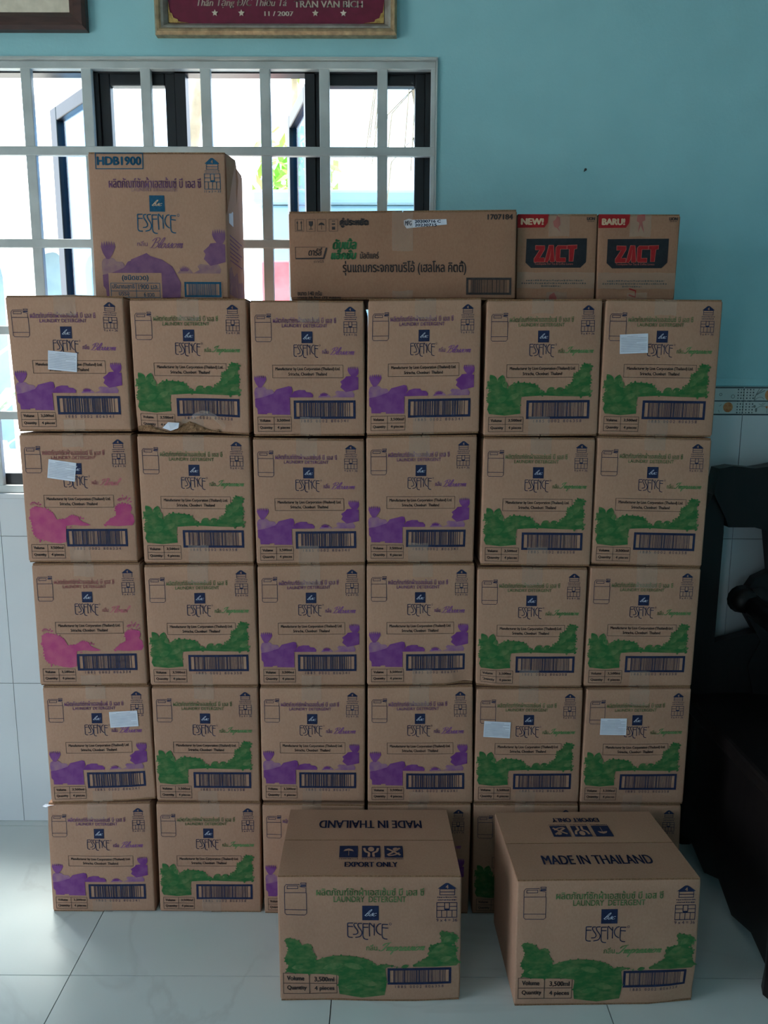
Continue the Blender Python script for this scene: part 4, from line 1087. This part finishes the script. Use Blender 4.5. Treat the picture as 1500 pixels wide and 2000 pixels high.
def long_print():
    pr = Print(); k = 'black_ink'
    for i, x in enumerate((38, 108, 174, 246)):
        pr.frame('handling_symbols', k, x, 50, x+54, 124, 2)
    pr.line('handling_symbols', k, [(52, 112), (52, 66)], 4); pr.line('handling_symbols', k, [(76, 112), (76, 66)], 4); pr.rect('handling_symbols', k, 46, 113, 84, 117)
    for x in (52, 76): pr.poly('handling_symbols', k, [(x-6, 74), (x, 58), (x+6, 74)])
    pr.poly('handling_symbols', k, [(122, 62), (148, 62), (146, 86), (137, 94), (133, 94), (124, 86)]); pr.rect('handling_symbols', k, 133, 94, 137, 108); pr.rect('handling_symbols', k, 124, 108, 146, 112)
    pr.poly('handling_symbols', k, [(180, 88), (186, 76), (200, 69), (214, 76), (221, 88), (200, 84)]); pr.rect('handling_symbols', k, 199, 80, 202, 112)
    pr.rect('handling_symbols', k, 264, 60, 284, 64); pr.rect('handling_symbols', k, 264, 76, 284, 84); pr.rect('handling_symbols', k, 264, 96, 284, 114)
    pr.text('product_lettering', k, 'คู่ประหยัด', 316, 44, 485, 100, bold=5)
    pr.line('brand_logo', k, [(37, 218), (37, 288)], 3); pr.line('brand_logo', k, [(37, 218), (222, 218)], 2)
    pr.poly('brand_logo', k, [(37, 284), (206, 282), (224, 222), (234, 222), (214, 292), (37, 292)])
    pr.text('brand_logo', k, 'ดาร์ลี่', 118, 222, 200, 270, bold=1.5, shear=.2); pr.text('brand_logo', k, 'ดาร์ลี่', 150, 296, 210, 314)
    pr.text('product_lettering', 'green_dk', 'ดับเบิ้ล', 270, 168, 412, 232, bold=4.5, shear=.22); pr.text('product_lettering', 'green_dk', 'แอ็คชั่น', 258, 236, 410, 292, bold=4.5, shear=.22)
    pr.text('product_lettering', k, 'มัลติแคร์', 435, 248, 550, 290, bold=1)
    pr.text('gift_lettering', k, 'รุ่นแถมกระจกซานริโอ้ (เฮลโหล คิตตี้)', 328, 304, 1088, 392, bold=1.6)
    pr.barcode('barcode', k, 1090, 405, 1370, 508, 13, 21)
    pr.text('net_weight', k, 'ขนาด 140 กรัม', 45, 486, 195, 515, bold=1); pr.text('net_weight', k, 'บรรจุ 36 โหล (72 หลอด)', 45, 518, 312, 539, bold=1)
    pr.text('lot_number', k, '1707184', 1218, 30, 1370, 60, bold=2.2)
    p = 'date_label'
    pr.poly(p, 'paper', [(705, 62), (735, 52), (760, 58), (965, 56), (968, 88), (775, 104), (722, 110), (706, 88)], 2)
    pr.text(p, 'navy', 'MFG', 712, 64, 752, 92, bold=1.5, layer=3, shear=.1); pr.text(p, 'navy', '20200716 C', 772, 60, 930, 76, bold=1.5, layer=3); pr.text(p, 'navy', '20230715', 772, 82, 905, 98, bold=1.5, layer=3)
    return pr, (1397, 539)
M['green_dk'] = mat('dark_green_ink', sv((40, 92, 58)), .7, col2=sv((50, 104, 66)), scale=90, spec=.2)
wp = Warp(.518, .285, .198, [-.222, 1.7125, .2945, 1.7185, -.2205, TOPZ, .2965, TOPZ], 1.861, bulge=.003, seed=60)
t = make_carton('toothpaste_carton', wp, 'long low brown carton with dark Thai lettering lying atop the stack', 'carton', 'cartons lying on the stack', M['card_red'], seed=60, tape_len=(.09, .02))
apply_print(*long_print(), wp, t, 'long')

def zact_print(word, second):
    pr = Print()
    pr.poly('flag_print', 'red_ink', [(0, 4), (178, 4), (174, 52), (156, 78), (0, 80)]); pr.text('flag_print/flag_lettering', 'cream_ink', word, 22, 28, 148, 62, bold=3.5, layer=2)
    pr.poly('splash_print', 'red_ink', [(205, 45), (222, 30), (226, 12), (244, 22), (248, 62), (236, 78), (250, 104), (232, 84), (212, 72)] if not second else [(218, 8), (262, 4), (264, 36), (248, 44), (262, 108), (240, 66), (226, 104), (232, 52), (216, 40)])
    pr.text('maker_mark', 'black_ink', 'LION', 402, 20, 446, 36, bold=1.5); fine_lines(pr, 'maker_mark', 'black_ink', 404, 40, 444, 45, 3)
    p = 'brand_panel'
    pr.poly(p, 'dark_panel', [(55, 142), (406, 138), (406, 272), (374, 304), (86, 306), (53, 276)])
    G = lambda L: [((x-10)*.338, (y-95)*.338) for x, y in L]
    for pts in ([(330, 625), (490, 630), (490, 690), (410, 830), (490, 830), (490, 905), (310, 905), (310, 845), (405, 700), (330, 700)],
                [(560, 620), (640, 620), (668, 900), (588, 900), (582, 850), (600, 690), (576, 850), (545, 905), (492, 905)],
                [(710, 625), (868, 625), (868, 685), (760, 685), (755, 830), (855, 830), (855, 900), (700, 900), (680, 870), (680, 660)],
                [(872, 622), (1045, 615), (1040, 680), (1000, 685), (985, 890), (915, 890), (910, 685), (872, 685)]):
        pr.poly(p, 'red_ink', G(pts), 2); pr.line(p, 'cream_red', G(pts), 3.2, 3, closed=True)
    pr.text(p, 'cream_red', 'Toothpaste For Tea & Coffee Lovers', 106, 277, 330, 292, layer=2, res=2)
    for i, (a, b_) in enumerate(((60, 395), (34, 412), (150, 262))): fine_lines(pr, 'fine_print', 'black_ink', a, 372+i*16, b_, 382+i*16, 40+i)
    if second:
        pr.line('lower_mark', 'red_ink', [(191, 421), (230, 433), (230, 468), (191, 456)], 8)
    else:
        pr.poly('lower_mark', 'red_ink', [(196, 496), (200, 462), (226, 446), (240, 470), (252, 496)])
    return pr, (465, 493)
M['cream_red'] = mat('pale_red_ink', sv((172, 96, 82)), .7, col2=sv((158, 80, 70)), scale=90)
for i, (x0, x1, word, lab) in enumerate(((.2985, .4815, 'NEW!', 'small reddish carton with red NEW! flag beside the long brown carton'), (.4835, .668, 'BARU!', 'small reddish carton with red BARU! flag, rightmost atop the stack'))):
    wp = Warp(.185, .285, .194, [x0-.001*i, 1.712, x1+.002*i, 1.712, x0+.003*i, TOPZ-.001*(i), x1-.001*i, TOPZ-.001*i], 1.876, bulge=.002, seed=70+i)
    t = make_carton('toothpaste_carton', wp, lab, 'carton', 'cartons lying on the stack', M['card_red'], seed=70+i, tape_len=(.05, .02))
    apply_print(*zact_print(word, i == 1), wp, t, 'zact%d' % i)
    # wide clear tape wound across the front
    vs = []; n = 9
    for k in range(n):
        for z in (.028, .064): vs.append((.002+.181*k/(n-1), -.0012, z+.001*math.sin(k*2.3)))
    mesh_obj('packing_tape', wp(np.array(vs)), [(2*k, 2*k+2, 2*k+3, 2*k+1) for k in range(n-1)], M['tape'], t, True)

# ------------------------------------------------------------------ two cartons on the floor in front
def rot180(T, cx, cy): return np.array((2*cx, 2*cy))-T
def icons(pr, xs3, y0, y1, flip):
    p = 'handling_symbols'; q = Print()
    for i, (a, c) in enumerate(xs3):
        w = c-a; h = y1-y0; X = lambda t: a+w*t
        Y = lambda t: y0+h*t
        q.rect(p, 'navy', a, y0, c, y1)
        if i == 0:
            q.poly(p, 'card', [(X(.22), Y(.48)), (X(.3), Y(.32)), (X(.5), Y(.24)), (X(.7), Y(.32)), (X(.78), Y(.48)), (X(.5), Y(.42))], 2); q.rect(p, 'card', X(.49), Y(.42), X(.52), Y(.85), 2)
        elif i == 1:
            q.ellipse(p, 'card', X(.5), Y(.3), w*.17, h*.2, 2)
            q.line(p, 'card', [(X(.12), Y(.2)), (X(.2), Y(.5)), (X(.38), Y(.62)), (X(.36), Y(.95))], w*.13, 2, smooth=3); q.line(p, 'card', [(X(.88), Y(.2)), (X(.8), Y(.5)), (X(.62), Y(.62)), (X(.64), Y(.95))], w*.13, 2, smooth=3)
        else:
            q.line(p, 'card', [(X(.15), Y(.25)), (X(.5), Y(.5)), (X(.85), Y(.8))], w*.12, 2, smooth=3); q.line(p, 'card', [(X(.85), Y(.2)), (X(.5), Y(.52)), (X(.15), Y(.8))], w*.12, 2, smooth=3)
            q.ellipse(p, 'card', X(.62), Y(.3), w*.16, h*.14, 2); q.line(p, 'card', [(X(.2), Y(.85)), (X(.55), Y(.78)), (X(.8), Y(.6))], w*.08, 2, smooth=3)
        fine_lines(q, p, 'navy', a, y1+h*.07, c, y1+h*.14, i+5)
    cx = (xs3[0][0]+xs3[2][1])/2; cy = (y0+y1)/2
    for mk, l, T in q.parts[p]: pr.put(p, mk, rot180(T, cx, cy) if flip else T, l)
def floor_top(flip):
    pr = Print()
    T = fit(text_tris('MADE IN THAILAND', 3), 268, 175, 1100, 285)
    E_ = fit(text_tris('EXPORT ONLY', 3), 490, 735, 880, 795)
    ic = ((444, 585), (616, 757), (788, 929))
    icons(pr, ic, 530, 680, False)
    allp = [('export_lettering', 'navy', T), ('export_lettering', 'navy', E_)]
    for part, mk, A in allp:
        for dx in (-3, 0, 3):
            B = A+np.array((dx, 0.))
            if A is T: B = rot180(B, 684, 230)
            pr.put(part, mk, B)
    if flip:
        pr2 = Print()
        for part, L in pr.parts.items():
            for mk, l, A in L: pr2.put(part, mk, rot180(A, 670, 448), l)
        return pr2, (1340, 896)
    return pr, (1340, 896)
wide = wide_print()
wp = Warp(.392, .262, .303, [-.228, .303, .164, .304, -.226, 0, .166, 0], 1.505, bulge=.004, back=[[-.228, 0], [.160, 0], [-.232, .301], [.153, .302]], dents=[(.02, .98, .03, .004, -.004), (.98, .02, .03, .004, .002), (.3, .01, .03, .003, .0)], seed=80)
t = make_carton('detergent_carton', wp, 'green-leaf carton on the floor, wide side forward, left of the two', 'carton', 'cartons on the floor', M['card'], tape='side', seed=80)
apply_print(*wide, wp, t, 'wide'); apply_print(*floor_top(False), wp, t, 'ft0', face='top')
wp = Warp(.392, .262, .303, [.277, .303, .667, .303, .279, 0, .672, 0], 1.498, bulge=.003, back=[[.276, 0], [.655, 0], [.270, .302], [.650, .302]], dents=[(.99, .1, .03, .006, .0), (.97, .03, .03, .005, .002), (.02, .98, .03, .003, -.003)], seed=81)
t = make_carton('detergent_carton', wp, 'green-leaf carton on the floor, wide side forward, right of the two', 'carton', 'cartons on the floor', M['card'], tape='side', seed=81)
t.rotation_euler = (0, 0, .022)
apply_print(*wide, wp, t, 'wide'); apply_print(*floor_top(True), wp, t, 'ft1', face='top')

# ------------------------------------------------------------------ things on the wall
def wall_tris(name, T, m, parent, y):
    X = np.zeros(T.shape[:2]+(3,)); X[..., 0] = T[..., 0]; X[..., 1] = y; X[..., 2] = T[..., 1]
    a = np.cross(X[:, 1]-X[:, 0], X[:, 2]-X[:, 0]); fl = a[:, 1] > 0; X[fl] = X[fl][:, ::-1]
    return tri_obj(name, X, m, parent)
def fit_up(T, x0, z0, x1, z1, shear=0):
    R_ = fit(T, x0, 0, x1, z1-z0, shear); R_[..., 1] = z1-R_[..., 1]; return R_
def frame_mesh(x0, x1, z0, z1, prof):
    """mitred frame; prof = list of (inset, y) from the outer edge inwards"""
    vs = []; fs = []; n = len(prof)
    for ins, y in prof: vs += [(x0+ins, y, z0+ins), (x1-ins, y, z0+ins), (x1-ins, y, z1-ins), (x0+ins, y, z1-ins)]
    for i in range(n-1):
        for k in range(4):
            a = i*4+k; c = i*4+(k+1) % 4; fs.append((a, c, c+4, a+4))
    return vs, fs
M['gilt'] = mat('worn_gilt_frame', sv((186, 160, 124)), .38, metal=.5, col2=sv((150, 128, 100)), scale=60, bump=.2, bscale=150)
M['silver'] = mat('silvered_bevel', sv((168, 164, 156)), .4, metal=.4, col2=sv((140, 134, 124)), scale=40)
M['maroon'] = mat('maroon_velvet', sv((112, 22, 56)), .7, col2=sv((100, 18, 48)), scale=50)
M['gold'] = mat('gold_leaf', sv((200, 166, 100)), .4, metal=.5, col2=sv((160, 128, 70)), scale=90, bump=.4, bscale=200)
M['pale_gold'] = mat('pale_gold_letter', sv((224, 214, 200)), .45, col2=sv((206, 192, 170)), scale=60)
M['dark_wood'] = mat('dark_brown_wood', sv((74, 48, 42)), .4, col2=sv((58, 36, 32)), scale=16, stretch=(1, 6, 6))
M['cream_mat'] = mat('cream_mount', sv((222, 212, 194)), .8, col2=sv((206, 196, 178)), scale=40)
M['picture'] = mat('faded_picture', sv((150, 150, 140)), .5, col2=sv((110, 120, 118)), scale=8)
px0, px1, pz0, pz1 = -.595, .024, 2.207, 2.64
pq = empty('dedication_plaque', ((px0+px1)/2, PY, pz0), label='maroon dedication plaque with gold lettering in a gilt frame above the window', cat='plaque')
def lo(o, p):
    off = Vector(p.location)
    for v in o.data.vertices: v.co -= off
    return o
v_, f_ = frame_mesh(px0, px1, pz0, pz1, [(0, PY), (0, PY-.022), (.006, PY-.03), (.012, PY-.028), (.016, PY-.024)])
lo(mesh_obj('outer_moulding', v_, f_, M['gilt'], pq), pq)
v_, f_ = frame_mesh(px0+.016, px1-.016, pz0+.016, pz1-.016, [(0, PY-.024), (.006, PY-.022), (.014, PY-.012), (.016, PY-.009)])
lo(mesh_obj('inner_bevel', v_, f_, M['silver'], pq), pq)
lo(MB().box(px0+.02, px1-.02, PY-.008, PY-.001, pz0+.02, pz1-.02).build('panel', M['maroon'], pq), pq)
for sx, cx in ((1, px0+.033), (-1, px1-.033)):
    for sz, cz in ((1, pz0+.033), (-1, pz1-.033)):
        pts = []
        for k in range(9):
            a = k/8*PI/2; rr_ = .036*(1+.14*(k % 2)); pts.append((cx+sx*(.036-rr_*math.sin(a))*1.0, cz+sz*(.036-rr_*math.cos(a))))
        pts = [(cx, cz+sz*.05)] + [(cx+sx*(.05-.05*math.cos(k/8*PI/2))*(1 if k % 2 else .8), cz+sz*(.05-.05*math.sin(k/8*PI/2))*(1 if k % 2 else .8)) for k in range(1, 8)] + [(cx+sx*.05, cz), (cx, cz)]
        lo(MB().prism(pts, 'y', PY-.011, PY-.007).build('corner_ornament', M['gold'], pq), pq)
ly = PY-.0088
T = np.concatenate([fit_up(text_tris('Thân Tặng Đ/C Thiếu Tá', 3), -.489, 2.275, -.258, 2.302, .25)+np.array((d, 0)) for d in (-.0004, .0004)])
lo(wall_tris('lettering', T, M['pale_gold'], pq, ly), pq)
T = np.concatenate([fit_up(text_tris('TRẦN VĂN BÍCH', 3), -.239, 2.277, -.064, 2.302)+np.array((d, 0)) for d in (-.0006, .0006)])
lo(wall_tris('lettering', T, M['pale_gold'], pq, ly), pq)
T = np.concatenate([fit_up(text_tris('11 / 2007', 3), -.3155, 2.257, -.242, 2.268)+np.array((d, 0)) for d in (-.0007, .0007)])
lo(wall_tris('lettering', T, M['pale_gold'], pq, ly), pq)
for x in (-.443, -.375, -.185, -.113):
    pts = [(x+(.0085 if k % 2 == 0 else .0038)*math.sin(k*PI/5), 2.2635+(.0085 if k % 2 == 0 else .0038)*math.cos(k*PI/5)) for k in range(10)]
    lo(MB().prism(pts, 'y', PY-.0105, PY-.0078).build('star', M['pale_gold'], pq), pq)

fx0, fx1, fz0, fz1 = -1.34, -.772, 2.219, 2.63
pf = empty('picture_frame', ((fx0+fx1)/2, PY, fz0), label='dark brown wooden picture frame with cream mount, top left on the wall', cat='picture')
v_, f_ = frame_mesh(fx0, fx1, fz0, fz1, [(0, PY), (0, PY-.02), (.008, PY-.028), (.03, PY-.022), (.044, PY-.012)])
lo(mesh_obj('moulding', v_, f_, M['dark_wood'], pf), pf)
lo(MB().box(fx0+.042, fx1-.042, PY-.011, PY-.001, fz0+.042, fz1-.042).build('mount', M['cream_mat'], pf), pf)
lo(MB().box(fx0+.09, fx1-.09, PY-.0125, PY-.0105, fz0+.09, fz1-.09).build('picture', M['picture'], pf), pf)
nl = empty('wall_nail', (.525, PY, 1.885), label='small dark nail in the teal wall above the small cartons', cat='nail')
MB().tube([(0, .004, 0), (0, -.012, .001)], .0018, 6).build('shank', M['frame_black'], nl); MB().tube([(0, -.011, .001), (0, -.013, .001)], .0035, 8).build('head', M['frame_black'], nl)

# ------------------------------------------------------------------ carved dark armchair at the right
M['ebony'] = mat('black_lacquered_wood', sv((26, 21, 20)), .42, col2=sv((20, 16, 16)), scale=14, stretch=(5, 5, 1), spec=.3)
ch = empty('carved_armchair', (1.21, 1.82, 0), label='black carved wooden armchair standing right of the cartons', cat='chair')
def cp(name, mb, smooth=False):
    o = mb.build(name, M['ebony'], ch, smooth); return lo(o, ch)
CX0, CX1 = .845, 1.575
for x in (CX0+.035, CX1-.035):
    cp('leg', MB().tube([(x, 1.53, 0), (x, 1.535, .05), (x, 1.55, .16), (x, 1.54, .3), (x, 1.54, .42)], [.042, .036, .03, .04, .042], 10), True)
    cp('leg', MB().tube([(x, 2.13, 0), (x, 2.125, .2), (x, 2.12, .42)], [.036, .034, .038], 10), True)
    # back stile with a shaped shoulder
    s_ = 1 if x < 1.2 else -1
    cp('back_stile', MB().prism([(x-.042, .40), (x+.042, .40), (x+.04, .62), (x+.042, .93), (x+.036, 1.03), (x+.012, 1.05), (x-.012*1, .99), (x-.036, .965), (x-.042, .93)] if s_ > 0 else
       [(x+.042, .40), (x-.042, .40), (x-.04, .62), (x-.042, .93), (x-.036, 1.03), (x-.012, 1.05), (x+.012, .99), (x+.036, .965), (x+.042, .93)], 'y', 2.10, 2.15))
    xa = x+s_*.125                                   # arms set in from the stiles
    arm_ = cp('arm', MB().tube([(xa, 2.12, .735), (xa, 1.95, .72), (xa, 1.75, .70), (xa, 1.6, .70), (xa, 1.535, .68)], [.03, .028, .03, .036, .04], 10), True)
    cp('arm_scroll', MB().tube([(xa-.035, 1.53, .665), (xa+.035, 1.53, .665)], .042, 14), True).parent = arm_
    cp('arm_post', MB().tube([(xa, 1.56, .46), (xa, 1.575, .54), (xa, 1.56, .62), (xa, 1.56, .69)], [.034, .024, .034, .03], 10), True)
    cp('arm_knob', MB().tube([(xa-.02*s_, 2.06, .742), (xa-.02*s_, 2.10, .742)], [.03, .04], 16), True)
    cp('side_apron', MB().prism([(1.55, .43), (2.12, .43), (2.12, .03), (2.02, .06), (1.92, .03), (1.835, .07), (1.75, .03), (1.65, .06), (1.55, .03)], 'x', x-.018, x+.018))
cp('back_rail', MB().prism([(CX0+.03, .46), (CX1-.03, .46), (CX1-.03, .60), (1.4, .64), (1.21, .66), (1.02, .64), (CX0+.03, .60)], 'y', 2.105, 2.14))
cp('seat', MB().box(CX0, CX1, 1.49, 2.14, .42, .465, 0, .01))
cp('front_apron', MB().prism([(CX0+.05, .42), (CX1-.05, .42), (CX1-.05, .22), (1.35, .30), (1.28, .24), (1.21, .30), (1.14, .24), (1.07, .30), (CX0+.05, .22)], 'y', 1.515, 1.545))
crest = [(.885, 1.035), (.885, 1.06), (.893, 1.105), (.93, 1.112), (.99, 1.106), (1.03, 1.112), (1.1, 1.13), (1.16, 1.15), (1.21, 1.158), (1.26, 1.15), (1.32, 1.13), (1.39, 1.112), (1.43, 1.106), (1.49, 1.112), (1.527, 1.105), (1.535, 1.06), (1.535, 1.035),
         (1.5, .95), (1.42, .945), (1.36, .93), (1.21, .94), (1.06, .93), (1.0, .945), (.93, .945), (.92, .97)]
cp('crest_rail', MB().prism(crest, 'y', 2.09, 2.145))
splat = [(1.04, .465), (1.38, .465), (1.40, .55), (1.37, .62), (1.42, .70), (1.43, .75), (1.40, .80), (1.36, .82), (1.38, .94), (1.04, .94), (1.06, .82), (1.02, .80), (.99, .75), (1.0, .70), (1.05, .62), (1.02, .55)]
cp('back_splat', MB().prism(splat, 'y', 2.10, 2.135))
for x in (1.03, 1.39): cp('splat_scroll', MB().tube([(x, 2.09, .742), (x, 2.145, .742)], .034, 16), True)
cp('splat_boss', MB().tube([(1.21, 2.085, .74), (1.21, 2.10, .74)], [.05, .085], 18), True)
